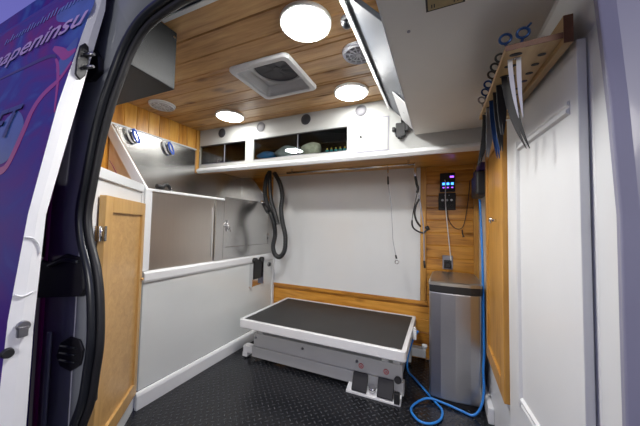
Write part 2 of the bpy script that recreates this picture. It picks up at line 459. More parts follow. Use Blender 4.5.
# ceiling speakers
def ceil_speaker(x, y, r, label):
    t = thing('ceiling_speaker', label, 'speaker', (x, y, ZC - .02), 'ceiling speakers')
    G().cyl((x, y, ZC - .0005), (x, y, ZC - .012), r, r * .96, 36).build('frame', 'speaker_light', t)
    G().cyl((x, y, ZC - .0125), (x, y, ZC - .014), r * .78, r * .78, 36).build('cone', 'speaker_grey', t)
    g = G(); 
    for k in range(12):
        a = 2 * PI * k / 12
        g.T = Matrix.Translation((x, y, 0)) @ Matrix.Rotation(a, 4, 'Z')
        g.box(r * .22, r * .86, -.0025, .0025, ZC - .019, ZC - .0145)
    g.T = None
    g.ring((x, y, ZC - .0165), (0, 0, 1), r * .55, .0025); g.ring((x, y, ZC - .0165), (0, 0, 1), r * .86, .004)
    g.cyl((x, y, ZC - .0145), (x, y, ZC - .021), r * .2, r * .16, 20)
    g.build('grille', 'speaker_light', t)
    return t
ceil_speaker(-.355, 1.20, .078, 'round spoked grey speaker on the ceiling between two lights')
M['speaker_light'] = M['vent_white']; M['speaker_grey'], _sg = plain('vent_pale_mesh', (.36, .36, .37), .5), M['speaker_grey']
ceil_speaker(-1.785, 1.235, .085, 'round pale speaker on the ceiling above the pine strip of the left wall')
M['speaker_grey'] = _sg
t = thing('ceiling_sensor', 'small white domed fitting on ceiling beside the gloss grey flap', 'sensor', (-.34, .985, ZC - .04))
G().cyl((-.34, .985, ZC - .0005), (-.34, .985, ZC - .018), .026, .026, 24).build('base', 'vent_white', t)
G().dome((-.34, .985, ZC - .0185), (0, 0, -1), .023, .02, 24, 6).build('lens', 'rubber', t)

# square roof vent with a round fan opening
t = thing('roof_vent', 'square white roof vent with grey round fan in the wooden ceiling', 'vent', (-.82, 1.21, ZC - .03))
vx0, vx1, vy0, vy1 = -1.035, -.668, 1.062, 1.424
def rrect(x0, x1, y0, y1, r, n=5):
    out = []
    for (cx, cy, a0) in ((x1 - r, y1 - r, 0), (x0 + r, y1 - r, 90), (x0 + r, y0 + r, 180), (x1 - r, y0 + r, 270)):
        for k in range(n + 1):
            a = R(a0 + 90 * k / n); out.append((cx + r * math.cos(a), cy + r * math.sin(a)))
    return out
def loft(g, loops, cap_first=False, cap_last=False, smooth=False):
    n = len(loops[0]); vs = [p for lp in loops for p in lp]; fs = []
    for i in range(len(loops) - 1):
        for j in range(n):
            fs.append((i * n + j, i * n + (j + 1) % n, (i + 1) * n + (j + 1) % n, (i + 1) * n + j))
    g.add(vs, fs, smooth)
    o = len(g.v) - len(vs)
    if cap_first: g.f.append([o + j for j in range(n)]); g.sm.append(False)
    if cap_last: g.f.append([o + (len(loops) - 1) * n + j for j in range(n)]); g.sm.append(False)
    return g
def rl(e, z, r): return [(a, b, z) for a, b in rrect(vx0 + e, vx1 - e, vy0 + e, vy1 - e, r)]
g = G(); loft(g, [rl(0, ZC - .001, .03), rl(0, ZC - .012, .03), rl(.006, ZC - .020, .03), rl(.026, ZC - .022, .025), rl(.034, ZC - .018, .02), rl(.034, ZC + .0, .02)]); g.build('frame', 'vent_white', t)
cx, cy = (vx0 + vx1) / 2 + .012, (vy0 + vy1) / 2 + .0
zf = ZC + .05; fr_ = .132
def cl(rr, z, n=24): 
    # circle sampled in the same order as the rounded rectangle loops
    base = rrect(vx0 + .034, vx1 - .034, vy0 + .034, vy1 - .034, .02)
    return [(cx + rr * math.cos(math.atan2(b - cy, a - cx)), cy + rr * math.sin(math.atan2(b - cy, a - cx)), z) for a, b in base]
def dense(loop):
    out = []
    for i_ in range(len(loop)):
        a, b = Vector(loop[i_]), Vector(loop[(i_ + 1) % len(loop)])
        k_n = 8 if (a - b).length > .1 else 1
        for q in range(k_n): out.append(tuple(a.lerp(b, q / k_n)))
    return out
sq = dense([(a, b, ZC - .0) for a, b in rrect(vx0 + .0345, vx1 - .0345, vy0 + .0345, vy1 - .0345, .02)])
def circ(rr, z): return [(cx + rr * math.cos(math.atan2(b - cy, a - cx)), cy + rr * math.sin(math.atan2(b - cy, a - cx)), z) for a, b, _ in sq]
sq2 = [(cx + (a - cx) * .93, cy + (b - cy) * .93, zf - .006) for a, b, _ in sq]
g = G(); loft(g, [sq, sq2, circ(fr_ + .008, zf - .004), circ(fr_ + .004, zf - .012), circ(fr_, zf - .010), circ(fr_, zf + .01)]); g.build('tray', 'vent_white', t)
f = G().cyl((cx, cy, zf + .002), (cx, cy, zf + .010), fr_ - .001, fr_ - .001, 36).build('fan_screen', 'vent_dark', t)
g = G()
for k in range(7):
    g.T = Matrix.Translation((cx, cy, 0)) @ Matrix.Rotation(2 * PI * k / 7, 4, 'Z'); g.slab([(.02, 0, zf - .001), (.115, -.022, zf - .001), (.115, .04, zf + .001), (.02, .014, zf + .001)], (0, 0, -.001))
g.T = None; g.cyl((cx, cy, zf + .0015), (cx, cy, zf - .004), .024, .02, 20); g.build('fan_blades', 'vent_dark', f)

# ------------------------------------------------------------------ black padded locker at the near ceiling
t = thing('ceiling_locker', 'black leatherette covered locker hanging from ceiling beside the door seal', 'locker', (-1.5, .69, 1.6))
G().prism([(.590, ZC - .002), (.583, 1.655), (.590, 1.630), (.777, 1.621), (.777, ZC - .002)], 0, XF + .001, -1.047).build('body', 'leather', t, bev=.004)
G().cyl((-1.047, .762, 1.845), (-1.042, .762, 1.845), .006, .005, 12).build('screw', 'chrome', t)

# ------------------------------------------------------------------ white overhead storage shelf on the back wall
sh = thing('storage_bulkhead', 'long white overhead storage cabinet across the back wall with smoked windows', 'cabinet', (-.86, 2.0, 1.48))
W1 = (-1.955, -1.455); W2 = (-1.371, -.585); WZ0, WZ1 = 1.565, 1.731
g = G(); y0, y1 = YS, YS + .015
X0, X1 = XF + .017, XR - .001
g.box(X0, X1, y0, y1, WZ1, ZC - .001); g.box(X0, X1, y0, y1, 1.50, WZ0)
g.box(X0, W1[0], y0, y1, WZ0, WZ1); g.box(W1[1], W2[0], y0, y1, WZ0, WZ1); g.box(W2[1], X1, y0, y1, WZ0, WZ1)
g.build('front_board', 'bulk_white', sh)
g = G(); lip = [(YS - .022, 1.497), (YS - .03, 1.507), (YS - .028, 1.52), (YS - .012, 1.532), (YS - .001, 1.536), (YS - .001, 1.488), (YS - .016, 1.489)]
g.prism(lip, 0, X0, X1); g.build('lower_lip', 'trim_white', sh, bev=.002)
G().box(X0, X1, YS + .0155, YB - .001, 1.545, 1.563).build('underside_board', 'back_wood', sh)
G().box(X0, X1, YS + .0155, YS + .05, 1.49, 1.5445).build('front_batten', 'back_wood', sh)
G().box(X0, W2[1] + .02, 2.10, 2.11, 1.5635, ZC - .002).build('liner', 'inside', sh)
G().box(X0, W2[1] + .02, YS + .016, 2.099, 1.76, 1.765).build('inner_top', 'inside', sh)
G().box(X0, X0 + .004, YS + .016, 2.099, 1.567, 1.7595).build('inner_end', 'inside', sh)
G().box(W2[1] + .012, W2[1] + .02, YS + .016, 2.099, 1.567, 1.7595).build('inner_end', 'inside', sh)
G().box(X0, W2[1] + .02, YS + .016, 2.099, 1.5635, 1.566).build('shelf_bottom', 'inside', sh)
for (a, b, dv) in ((W1[0], W1[1], -1.69), (W2[0], W2[1], -.98)):
    G().box(a, dv + .006, YS + .004, YS + .007, WZ0, WZ1).build('sliding_pane', 'glass', sh)
    G().box(dv + .0061, dv + .010, YS + .003, YS + .008, WZ0 + .005, WZ1 - .007).build('pane_edge', 'cord_grey', sh)
    G().box(dv - .006, b, YS + .009, YS + .012, WZ0, WZ1).build('sliding_pane', 'glass', sh)
    G().box(a, b, YS - .002, YS + .014, WZ1 - .006, WZ1 + .002).build('track', 'black', sh)
    G().box(a, b, YS - .001, YS + .014, WZ0 - .002, WZ0 + .004).build('track', 'steel_dark', sh)
d = G().box(-.505, -.31, YS - .004, YS - .0005, 1.547, 1.757).build('access_door', 'bulk_white', sh, bev=.001)
g = G()
for (a, b, c, e) in ((-.512, -.505, 1.540, 1.764), (-.31, -.303, 1.540, 1.764), (-.505, -.31, 1.757, 1.764), (-.505, -.31, 1.540, 1.547)):
    g.box(a, b, YS - .003, YS - .0005, c, e)
g.build('gasket', 'cord_grey', d)
G().cyl((-.487, YS - .0045, 1.645), (-.487, YS - .014, 1.645), .007, .006, 14).build('knob', 'black', d)
# things behind the panes
def blob(name, c, s, m, label, cat, n=14, k=10, amp=.12, seed=0):
    rnd = random.Random(seed); ph = [rnd.uniform(0, 6) for _ in range(6)]
    vs = []; fs = []
    for i in range(k + 1):
        th = PI * i / k
        for j in range(n):
            u = 2 * PI * j / n
            r = 1 + amp * (math.sin(3 * u + ph[0] + 2 * th) + math.sin(2 * u + ph[1] - 3 * th)) * math.sin(th)
            zz = math.cos(th)
            vs.append((c[0] + s[0] * r * math.sin(th) * math.cos(u), c[1] + s[1] * r * math.sin(th) * math.sin(u), c[2] + s[2] * zz))
    for i in range(k):
        for j in range(n): fs.append((i * n + j, i * n + (j + 1) % n, (i + 1) * n + (j + 1) % n, (i + 1) * n + j))
    return tag(G().add(vs, fs, True).build(name, m), label, cat)
zb = 1.5665
blob('folded_cloth', (-1.30, 1.81, zb + .04), (.08, .045, .04), 'cloth_blue', 'bright blue cloth behind the long storage window', 'cloth', seed=1)
blob('plastic_bag', (-1.11, 1.81, zb + .055), (.085, .045, .055), 'plastic_clear', 'pale plastic bag in the middle of the long storage window', 'bag', amp=.18, seed=2)
blob('towel', (-.89, 1.81, zb + .055), (.085, .045, .055), 'cloth_cream', 'cream bundled towel behind the right pane of the long storage window', 'towel', seed=3)
blob('plastic_bag', (-1.79, 1.81, zb + .06), (.07, .045, .06), 'plastic_clear', 'crumpled plastic bag behind the left pane of the short storage window', 'bag', amp=.2, seed=5)
blob('plastic_bag', (-1.58, 1.81, zb + .06), (.075, .045, .06), 'plastic_clear', 'crumpled plastic bag behind the right pane of the short storage window', 'bag', amp=.22, seed=7)
for k in range(5):
    x = -.76 + k * .034
    t = thing('bottle', 'small teal bottle in the row at the right end of the long storage window', 'bottle', (x, 1.80, zb), 'small bottles behind the storage window')
    G().cyl((x, 1.80, zb), (x, 1.80, zb + .035), .012, .012, 12).build('body', 'teal', t)
    G().cyl((x, 1.80, zb + .0355), (x, 1.80, zb + .05), .006, .005, 10).build('cap', 'yellow', t)

# round vents / speakers in the white front
for (x, z, mm, lb) in ((-1.71, 1.824, 'speaker_dark', 'round black speaker above the short storage window, nearest the left wall'),
                   (-1.306, 1.824, 'speaker_grey', 'round grey mesh speaker above the left end of the long storage window'),
                   (-.904, 1.826, 'speaker_dark', 'round black speaker above the middle of the long storage window'),
                   (-.489, 1.827, 'speaker_grey', 'round grey mesh speaker above the small white access door')):
    t = thing('round_speaker', lb, 'speaker', (x, YS - .001, z - .036), 'round speakers on the white bulkhead')
    g = G().ring((x, YS - .003, z), (0, 1, 0), .036, .0034, 30).build('bezel', mm, t)
    G().dome((x, YS - .0012, z), (0, -1, 0), .034, .006, 26, 4).build('mesh', mm, t)
# black phone holder
t = thing('phone_holder', 'black plastic phone holder on the white front under the big cabinet', 'holder', (-.225, YS - .03, 1.6))
G().box(-.258, -.197, YS - .03, YS - .012, 1.612, 1.70).build('cradle', 'black', t, bev=.006)
G().cyl((-.228, YS - .0115, 1.655), (-.228, YS - .001, 1.655), .02, .026, 20).build('mount', 'black', t)
G().box(-.278, -.2585, YS - .042, YS - .014, 1.645, 1.672).build('clamp_arm', 'black', t, bev=.004)
G().box(-.1965, -.178, YS - .042, YS - .014, 1.64, 1.70).build('clamp_arm', 'black', t, bev=.004)
G().box(-.225, -.195, YS - .04, YS - .013, 1.7005, 1.73).build('top_arm', 'black', t, bev=.004)
G().box(-.245, -.215, YS - .042, YS - .013, 1.60, 1.6115).build('foot_rest', 'black', t, bev=.003)

# ------------------------------------------------------------------ big overhead cabinet on the right
t = thing('overhead_cabinet', 'big white overhead cabinet on the right with its plain underside showing', 'cabinet', (.05, 1.15, 1.62))
G().box(-.145, XR - .001, .60, YS - .001, 1.621, ZC - .001).build('carcass', 'shade_white', t)
G().box(-.149, -.1455, .60, YS - .033, 1.619, 1.64).build('edge_strip', 'trim_white', t)
for (x, y) in ((-.105, .80), (-.085, 1.40)):
    pass
G().cyl((-.085, .795, 1.6205), (-.085, .795, 1.6185), .005, .005, 12).build('screw', 'cord_grey', t)
# gloss grey flap hinged on the cabinet's left side, standing open
t = thing('cabinet_flap', 'open gloss grey flap with pale edge left of the big overhead cabinet', 'flap', (-.2, 1.2, 1.66))
g = G()
prof = [(-.150, 1.650), (-.29, 1.80), (-.302, 1.808), (-.296, 1.818), (-.28, 1.812), (-.150, 1.672)]
g.prism(prof, 1, .78, YS - .035); g.build('panel', 'mirror_grey', t, bev=.002)
g = G(); g.prism([(-.2935, 1.7925), (-.309, 1.806), (-.303, 1.8035), (-.2925, 1.794)], 1, .868, YS - .034); 
G().prism([(-.286, 1.787), (-.3055, 1.807), (-.3085, 1.803), (-.289, 1.783)], 1, .778, YS - .034).build('edge_trim', 'trim_white', t)
G().prism([(-.152, 1.645), (-.215, 1.714), (-.2175, 1.711), (-.1545, 1.642)], 1, 1.32, YS - .036).build('hinge_plate', 'white', t)
G().cyl((-.182, 1.50, 1.677), (-.1845, 1.50, 1.6745), .006, .006, 12).build('screw', 'steel_dark', t)
# label stuck on the underside
t = thing('sticker', 'tan label with black border on the underside of the big overhead cabinet', 'sticker', (.01, .73, 1.618))
lp = [(-.042, .712, 1.6205), (.06, .72, 1.6205), (.056, .738, 1.6205), (-.038, .742, 1.6205)]
lp = [(-.036, .735, 1.6205), (.056, .735, 1.6205), (.07, .722, 1.6205), (-.046, .722, 1.6205)]
lp = [(-.035, .739), (.056, .739), (.056, .66), (-.035, .66)]
G().prism(lp, 2, 1.6190, 1.6209).build('border', 'black', t)
G().prism([(-.0300, .7345), (.0510, .7345), (.0510, .6625), (-.0300, .6625)], 2, 1.6182, 1.6189).build('face', 'label', t)
for x in (-.022, -.016, .030, .038): G().box(x, x + .0025, .716, .728, 1.6176, 1.6181).build('print_mark', 'black', t)

# ------------------------------------------------------------------ grooming tub along the left
tb = thing('grooming_tub', 'stainless steel grooming tub with high splash walls on white base', 'tub', (-1.76, 1.67, 0))
G().box(-1.60, XL, 1.018, YB - .014, .095, .70).build('base_panel', 'tub_white', tb)
g = G(); g.prism([(XL - .03, .70), (XL + .012, .70), (XL + .018, .715), (XL + .018, .752), (XL + .010, .762), (XL - .03, .765)], 1, 1.012, 2.315)
g.build('base_trim', 'trim_white', tb, bev=.003)
G().box(XL - .03, XL + .012, 2.318, YB - .0125, .0955, 1.0).build('corner_post', 'trim_white', tb, bev=.003)
G().box(XL - .02, XL + .004, 1.004, 1.0445, .766, 1.2315).build('corner_post', 'trim_white', tb, bev=.002)
# steel front: plain gate, post, framed side door
G().box(XL - .014, XL - .010, 1.045, 1.54, .766, 1.232).build('gate_panel', 'steel_v', tb)
g = G(); g.prism([(XL - .02, 1.232), (XL + .006, 1.232), (XL + .006, 1.244), (XL - .012, 1.250), (XL - .02, 1.246)], 1, 1.004, 1.63); g.build('rim', 'trim_white', tb, bev=.001)
G().box(XL - .02, XL, 1.545, 1.632, .766, 1.231).build('front_post', 'steel', tb, bev=.002)
G().box(XL - .010, XL - .004, 1.518, 1.526, .80, 1.17).build('slide_rod', 'chrome', tb)
g = G(); y0, y1 = 1.633, 2.3
g.box(XL - .01, XL, y0, y1, .766, .86); g.box(XL - .01, XL, y0, 1.656, .86, 1.25); g.box(XL - .01, XL, 2.235, y1, .86, 1.25); g.box(XL - .01, XL, y0, y1, 1.25, 1.262)
g.build('front_frame', 'steel', tb)
sd = G().box(XL - .008, XL - .002, 1.658, 2.233, .863, 1.248).build('side_door', 'steel', tb, bev=.001)
g = G(); g.box(XL - .002, XL + .012, 1.66, 1.675, .99, 1.075); g.cyl((XL + .006, 1.645, 1.035), (XL + .006, 1.70, 1.02), .005, n=10); g.cyl((XL + .0, 1.655, 1.05), (XL + .028, 1.655, 1.05), .006, n=10)
g.cyl((XL + .024, 1.655, 1.05), (XL + .02, 1.69, .985), .0045, n=10)
g.build('latch', 'chrome', sd)
for z in (.93, 1.18): G().cyl((XL + .004, 2.234, z - .03), (XL + .004, 2.234, z + .03), .005, n=12).build('hinge', 'chrome', sd)
# back splash, wings
G().box(XF + .002, XF + .006, 1.045, YB - .014, .80, 1.700).build('back_splash', 'steel', tb)
G().box(XF + .0065, XF + .014, 1.02, YB - .02, 1.694, 1.703).build('splash_edge', 'trim_white', tb)
G().box(XF + .007, XL - .021, 1.045, YB - .02, .80, .804).build('basin_floor', 'steel', tb)
wing = [(XF + .0065, .81), (XL - .022, .81), (XL - .022, 1.245), (XF + .0065, 1.692)]
G().prism(wing, 1, 2.30, 2.304).build('splash_wing', 'steel', tb)
G().tube([(XF + .02, 2.298, 1.688), (XL - .016, 2.298, 1.248)], .005).build('wing_edge', 'chrome', tb)
G().prism(wing, 1, 1.036, 1.040).build('splash_wing', 'steel', tb)
wn = G().prism([(XF + .0065, 1.20), (XL - .026, 1.20), (XL - .026, 1.245), (XF + .0065, 1.675)], 1, 1.022, 1.0355).build('wing_board', 'ply', tb)
dx, dz = XF - XL, 1.70 - 1.245
g = G(); g.prism([(XL - .005, 1.248), (XL - .095, 1.248), (XF + .0065, 1.605), (XF + .0065, 1.706)], 1, 1.012, 1.0215); g.build('wing_trim', 'trim_white', tb)
g = G(); g.tube([(-1.94, 1.008, 1.44), (-1.90, 1.008, 1.40), (-1.80, 1.008, 1.285)], .0022, k=6); tag(g.build('cord', M['magenta_paint']), 'thin dark red cord against the plywood side of the tub', 'cord')
# black tap on the rim
t = thing('spray_nozzle', 'black spray nozzle lying on the white rim of the tub', 'nozzle', (XL - .006, 1.11, 1.25))
g = G(); g.cyl((XL - .006, 1.075, 1.2675), (XL - .006, 1.115, 1.2675), .015, .013, 16).build('head', 'black', t)
G().tube(smooth_path([(XL - .006, 1.116, 1.267), (XL - .006, 1.13, 1.284), (XL - .006, 1.15, 1.28), (XL - .006, 1.165, 1.262)]), .010).build('handle', 'black', t)
G().cyl((XL - .006, 1.166, 1.260), (XL - .006, 1.178, 1.258), .008, n=12).build('tip', 'chrome', t)
# blue and white loop leads on the splash
for (y, z, lb) in ((1.155, 1.645, 'blue and white loop lead hooked on the steel splash, nearer the door'), (1.425, 1.632, 'blue and white loop lead hooked on the steel splash, nearer the corner')):
    t = thing('loop_lead', lb, 'lead', (XF + .03, y, z - .05), 'loop leads on the steel splash')
    G().ring((XF + .024, y - .018, z), (1, 0, .0), .046, .0065, sx=1, sy=.3, up=(0, -.5, 1)).build('white_loop', 'cord_white', t)
    G().ring((XF + .038, y + .012, z + .004), (1, 0, 0), .046, .0060, sx=1, sy=.3, up=(0, -.5, 1)).build('blue_loop', plain('blue_lead_cord', (.02, .09, .55), .5), t)
    G().ring((XF + .031, y, z - .01), (1, 0, 0), .038, .005, sx=1, sy=.3, up=(0, -.5, 1)).build('dark_loop', 'cord_black', t)
    G().cyl((XF + .0145, y, z + .052), (XF + .045, y, z + .052), .005, n=10).build('hook', 'steel_dark', t)
# bracket and hole on the base panel
t = thing('wall_holder', 'steel wall holder with black insert on the white tub base', 'holder', (XL + .02, 2.045, .485))
g = G(); g.box(XL + .0005, XL + .004, 1.965, 2.135, .485, .705); g.box(XL + .004, XL + .035, 1.965, 1.972, .49, .70); g.box(XL + .004, XL + .035, 2.128, 2.135, .49, .70)
g.build('bracket', 'chrome', t)
G().box(XL + .0045, XL + .03, 1.995, 2.105, .55, .725).build('insert', 'black', t, bev=.006)
for y in (2.0, 2.10): G().cyl((XL + .019, y, .722), (XL + .045, y, .722), .024, n=18).build('lobe', 'black', t)
t = thing('drain_outlet', 'small black round outlet on white tub base beside the corner', 'outlet', (XL + .01, 2.262, .63))
G().cyl((XL + .0005, 2.262, .655), (XL + .012, 2.262, .655), .024, .021, 24).build('rim', 'steel_dark', t)
G().cyl((XL + .0125, 2.262, .655), (XL + .015, 2.262, .655), .017, .016, 20).build('plug', 'black', t)

# ------------------------------------------------------------------ angled corner cabinet at the left
ang = R(41); c0 = Vector((-1.595, 1.012, 0))
# local frame: x along the face towards the camera, y outwards into the room, z up
ux = Vector((math.sin(ang), -math.cos(ang), 0)); uy = Vector((math.cos(ang), math.sin(ang), 0))
T = Matrix(((ux.x, uy.x, 0, c0.x), (ux.y, uy.y, 0, c0.y), (0, 0, 1, 0), (0, 0, 0, 1)))
cb = thing('corner_cabinet', 'white angled corner cabinet with an oak shaker door, beside the tub', 'cabinet', (-1.5, .85, 0))
Lf = .60
poly = [(0, 0), (Lf, 0), (Lf, -.02), (.0, -.02)]
G(T).prism([(0.004, -.018), (Lf, -.018), (Lf, -.001), (0.004, -.001)], 2, 0.0, 1.24).build('front_board', 'white', cb)
top = [(-1.575, 1.008), (-1.572 + ux.x * Lf, 1.03 + ux.y * Lf), (XF + .003, .585), (XF + .003, 1.008)]
G().prism([(-1.578, 1.006), (-1.578 + ux.x * Lf, 1.006 + ux.y * Lf), (XF + .003, .585), (XF + .003, 1.006)], 2, 1.24, 1.262).build('worktop', 'white', cb)
G(T).box(.02, Lf, .0, .012, 1.222, 1.266).build('top_edge', 'trim_white', cb, bev=.003)
G(T).box(.002, .03, .0, .010, .0, 1.2215).build('corner_strip', 'trim_white', cb, bev=.003)
G(T).box(.031, Lf, .0, .014, .0, .085).build('plinth', 'trim_white', cb, bev=.003)
# door: x .07 -> .50, z .10 -> 1.155
dx0, dx1, dz0, dz1 = .045, .525, .10, 1.155
dr = G(T); fw = .068; ya, yb_ = .006, .030
dr.box(dx0, dx0 + fw * .6, ya, yb_, dz0, dz1); dr.box(dx1 - fw, dx1, ya, yb_, dz0, dz1)
dr.box(dx0 + fw * .6, dx1 - fw, ya, yb_, dz1 - fw, dz1); dr.box(dx0 + fw * .6, dx1 - fw, ya, yb_, dz0, dz0 + fw)
door = dr.build('door', 'oak', cb, bev=.002)
G(T).box(dx0 + fw * .6 - .002, dx1 - fw + .002, ya, yb_ - .012, dz0 + fw - .002, dz1 - fw + .002).build('door_panel', 'oak_x', door)
for z in (1.00, .38):
    g = G(T); g.box(dx1 + .001, dx1 + .028, .001, .006, z - .03, z + .03); g.cyl((dx1 + .004, .018, z - .03), (dx1 + .004, .018, z + .03), .006, n=12)
    g.box(dx1 - .012, dx1 + .004, .0302, .033, z - .03, z + .03); g.build('hinge', 'chrome', door)
G(T).cyl((dx0 + .018, .0305, .73), (dx0 + .018, .042, .73), .008, n=14).build('knob', 'oak', door)

# ------------------------------------------------------------------ lift table
x0, x1, y0, y1, zt = -1.378, -.180, 1.632, 2.325, .34
t = thing('grooming_table', 'low white electric lift table with a black rubber top', 'table', (-.78, 1.98, 0))
g = G(); ro = rrect(x0, x1, y0, y1, .02)
loft(g, [[(a, b, zt - .062) for a, b in rrect(x0 + .004, x1 - .004, y0 + .004, y1 - .004, .02)], [(a, b, zt - .056) for a, b in ro], [(a, b, zt - .003) for a, b in ro],
         [(a, b, zt) for a, b in rrect(x0 + .003, x1 - .003, y0 + .003, y1 - .003, .018)],
         [(a, b, zt) for a, b in rrect(x0 + .026, x1 - .026, y0 + .022, y1 - .022, .006)],
         [(a, b, zt - .008) for a, b in rrect(x0 + .028, x1 - .028, y0 + .024, y1 - .024, .006)]], cap_first=True, cap_last=True)
g.build('deck_frame', 'table_white', t)
G().prism(rrect(x0 + .029, x1 - .029, y0 + .025, y1 - .025, .006), 2, zt - .0075, zt - .003).build('rubber_top', 'mat_black', t)
G().box(x0 + .09, x1 - .02, 1.815, 1.845, .235, .277).build('under_rail', 'table_grey', t, bev=.003)
G().box(-1.33, -.24, 2.22, 2.255, .235, .277).build('under_rail', 'table_grey', t, bev=.003)
g = G(); g.box(-1.33, -.215, 1.752, 1.80, .105, .205); g.build('scissor_arm', 'table_grey', t, bev=.004)
g = G(); g.box(-1.34, -.205, 1.745, 1.80, .025, .1035); g.build('base_beam', 'table_grey', t, bev=.004)
G().box(-1.34, -.205, 2.20, 2.25, .025, .19).build('base_beam', 'table_grey', t, bev=.004)
G().box(-1.30, -1.24, 1.801, 2.199, .03, .10).build('cross_member', 'table_grey', t, bev=.003)
G().box(-.30, -.24, 1.801, 2.199, .03, .10).build('cross_member', 'table_grey', t, bev=.003)
for x in (-1.27, -.32, -.25):
    G().box(x - .022, x + .022, 1.752, 1.79, .206, .2345).build('pivot_block', 'table_grey', t, bev=.002)
for x in (-1.31, -.9, -.5): G().cyl((x, 1.7515, .17), (x, 1.746, .17), .009, n=14).build('bolt', 'steel_dark', t)
g = G(); g.box(-1.425, -1.3405, 1.745, 1.80, .045, .095)
g.build('foot_arm', 'table_white', t, bev=.003)
G().box(-1.427, -1.385, 1.742, 1.803, .012, .0445).build('foot_arm', 'table_white', t, bev=.003)
for (x, y) in ((-1.405, 1.772), (-.23, 1.772), (-1.25, 2.225), (-.23, 2.225)):
    G().cyl((x, y, .0), (x, y, .0115 if x < -1.3 else .0245), .018, n=16).build('levelling_foot', 'black', t)
# clamps at the right edge
for (y, z) in ((2.05, .30),):
    g = G(); g.box(x1 + .001, x1 + .024, y - .02, y + .02, z - .035, z + .03); g.cyl((x1 + .012, y, z + .03), (x1 + .012, y, z + .045), .009, n=12); g.build('clamp', 'table_white', t, bev=.002)
G().box(-.20, -.10, 2.15, 2.21, .10, .16).build('motor_end', 'table_grey', t, bev=.004)
G().cyl((-.11, 2.18, .1605), (-.11, 2.18, .185), .018, n=16).build('motor_knob', 'table_white', t)
# pedal plate
pd = thing('foot_pedal', 'white foot pedal unit with two black pedals in front of the lift table', 'pedal', (-.38, 1.72, 0))
g = G(); g.slab([(-.545, 1.735, .03), (-.23, 1.735, .03), (-.23, 1.70, .012), (-.545, 1.70, .012)], (0, 0, -.010))
g = G(); g.prism([(1.744, .0), (1.680, .0), (1.680, .012), (1.744, .035)], 0, -.55, -.215); g.build('plate', 'table_white', pd, bev=.002)
for xa in (-.515, -.355):
    G().prism([(1.737, .113), (1.727, .118), (1.680, .026), (1.684, .018), (1.712, .030), (1.737, .085)], 0, xa, xa + .095).build('pedal', 'black', pd, bev=.004)
G().cyl((-.388, 1.7125, .034), (-.388, 1.705, .060), .023, .020, n=24).build('button', 'chrome', pd)
G().cyl((-.238, 1.739, .120), (-.238, 1.722, .124), .022, .018, n=20).build('dial', 'black', pd)
G().box(-.252, -.22, 1.672, 1.7, .0125, .075).build('lever', 'black', pd, bev=.004)
for xa in (-.47, -.31):
    g = G(); g.ring((xa, 1.7435, .150), (0, 1, 0), .014, .0022, sx=1, sy=1); g.prism([(xa - .006, .146), (xa + .006, .146), (xa, .157)], 1, 1.7425, 1.7445)
    g.build('red_symbol', 'red_print', pd)

# ------------------------------------------------------------------ bin
bn = thing('pedal_bin', 'tall brushed steel bin with a flat lid in front of the pine boards', 'bin', (.085, 2.0, 0))
def binloop(e, z):
    pts = [(-.060 + e, 1.835 + e), (.0, 1.826 + e), (.08, 1.824 + e), (.16, 1.830 + e), (.212 - e, 1.842 + e), (.226 - e, 1.87), (.224 - e, 2.24 - e), (.20 - e, 2.27 - e), (-.03 + e, 2.27 - e), (-.056 + e, 2.24 - e), (-.066 + e, 1.86)]
    return [(a, b, z) for a, b in pts]
g = G(); loft(g, [binloop(.004, .0), binloop(.004, .025)], True, True); g.build('base', 'black', bn)
g = G(); loft(g, [binloop(.0, .0255), binloop(.0, .655)], True, True); g.build('body', 'bin_steel', bn, bev=.006, seg=3)
g = G(); loft(g, [binloop(-.002, .6555), binloop(-.002, .698)], True, True); g.build('collar', 'black', bn, bev=.003)
g = G(); loft(g, [binloop(-.004, .6985), binloop(-.003, .716), binloop(.006, .722)], True, True); g.build('lid', 'bin_lid', bn)

# ------------------------------------------------------------------ wall panels and electrics on the pine boards
t = thing('touch_panel', 'black touch panel with glowing blue buttons on the pine boards', 'control panel', (.048, YB - .01, 1.335))
G().box(-.006, .103, YB - .014, YB - .0005, 1.337, 1.487).build('housing', 'black', t, bev=.003)
g = G()
for i in range(3):
    for j, z in ((0, 1.40), ): g.box(.012 + i * .031, .030 + i * .031, YB - .016, YB - .0142, z - .009, z + .009)
g.build('lit_button', 'led', t)
g = G()
for i in range(3): g.box(.014 + i * .031, .027 + i * .031, YB - .016, YB - .0142, 1.366, 1.374)
g.box(.066, .094, YB - .016, YB - .0142, 1.448, 1.462); g.build('lit_symbol', 'led_purple', t)
t = thing('switch_panel', 'black switch panel with small knobs below the lit touch panel', 'control panel', (.045, YB - .01, 1.19))
G().box(-.016, .107, YB - .016, YB - .0005, 1.192, 1.327).build('housing', 'black', t, bev=.004)
for i in range(3):
    for j in range(2):
        x = .013 + i * .032; z = 1.228 + j * .042
        G().cyl((x, YB - .0165, z), (x, YB - .024, z), .009, .0075, n=16).build('knob', 'steel_dark' if j else 'black', t)
for x in (.03, .06): G().box(x - .004, x + .004, YB - .018, YB - .0162, 1.305, 1.312).build('indicator', 'cord_grey', t)
t = thing('power_socket', 'grey power socket with black plug above the steel bin', 'socket', (.048, YB - .01, .73))
G().box(.012, .086, YB - .010, YB - .0005, .728, .835).build('plate', 'cord_grey', t, bev=.003)
G().box(.022, .076, YB - .016, YB - .0105, .735, .80).build('socket_face', 'black', t, bev=.003)
G().cyl((.05, YB - .0165, .765), (.05, YB - .05, .765), .02, .016, n=18).build('plug', 'black', t)
pth = smooth_path([(.03, YB - .02, 1.43), (.034, YB - .034, 1.39), (.034, YB - .034, 1.25), (.044, YB - .04, 1.10), (.058, YB - .035, .95), (.066, YB - .032, .86), (.072, YB - .04, .80)])
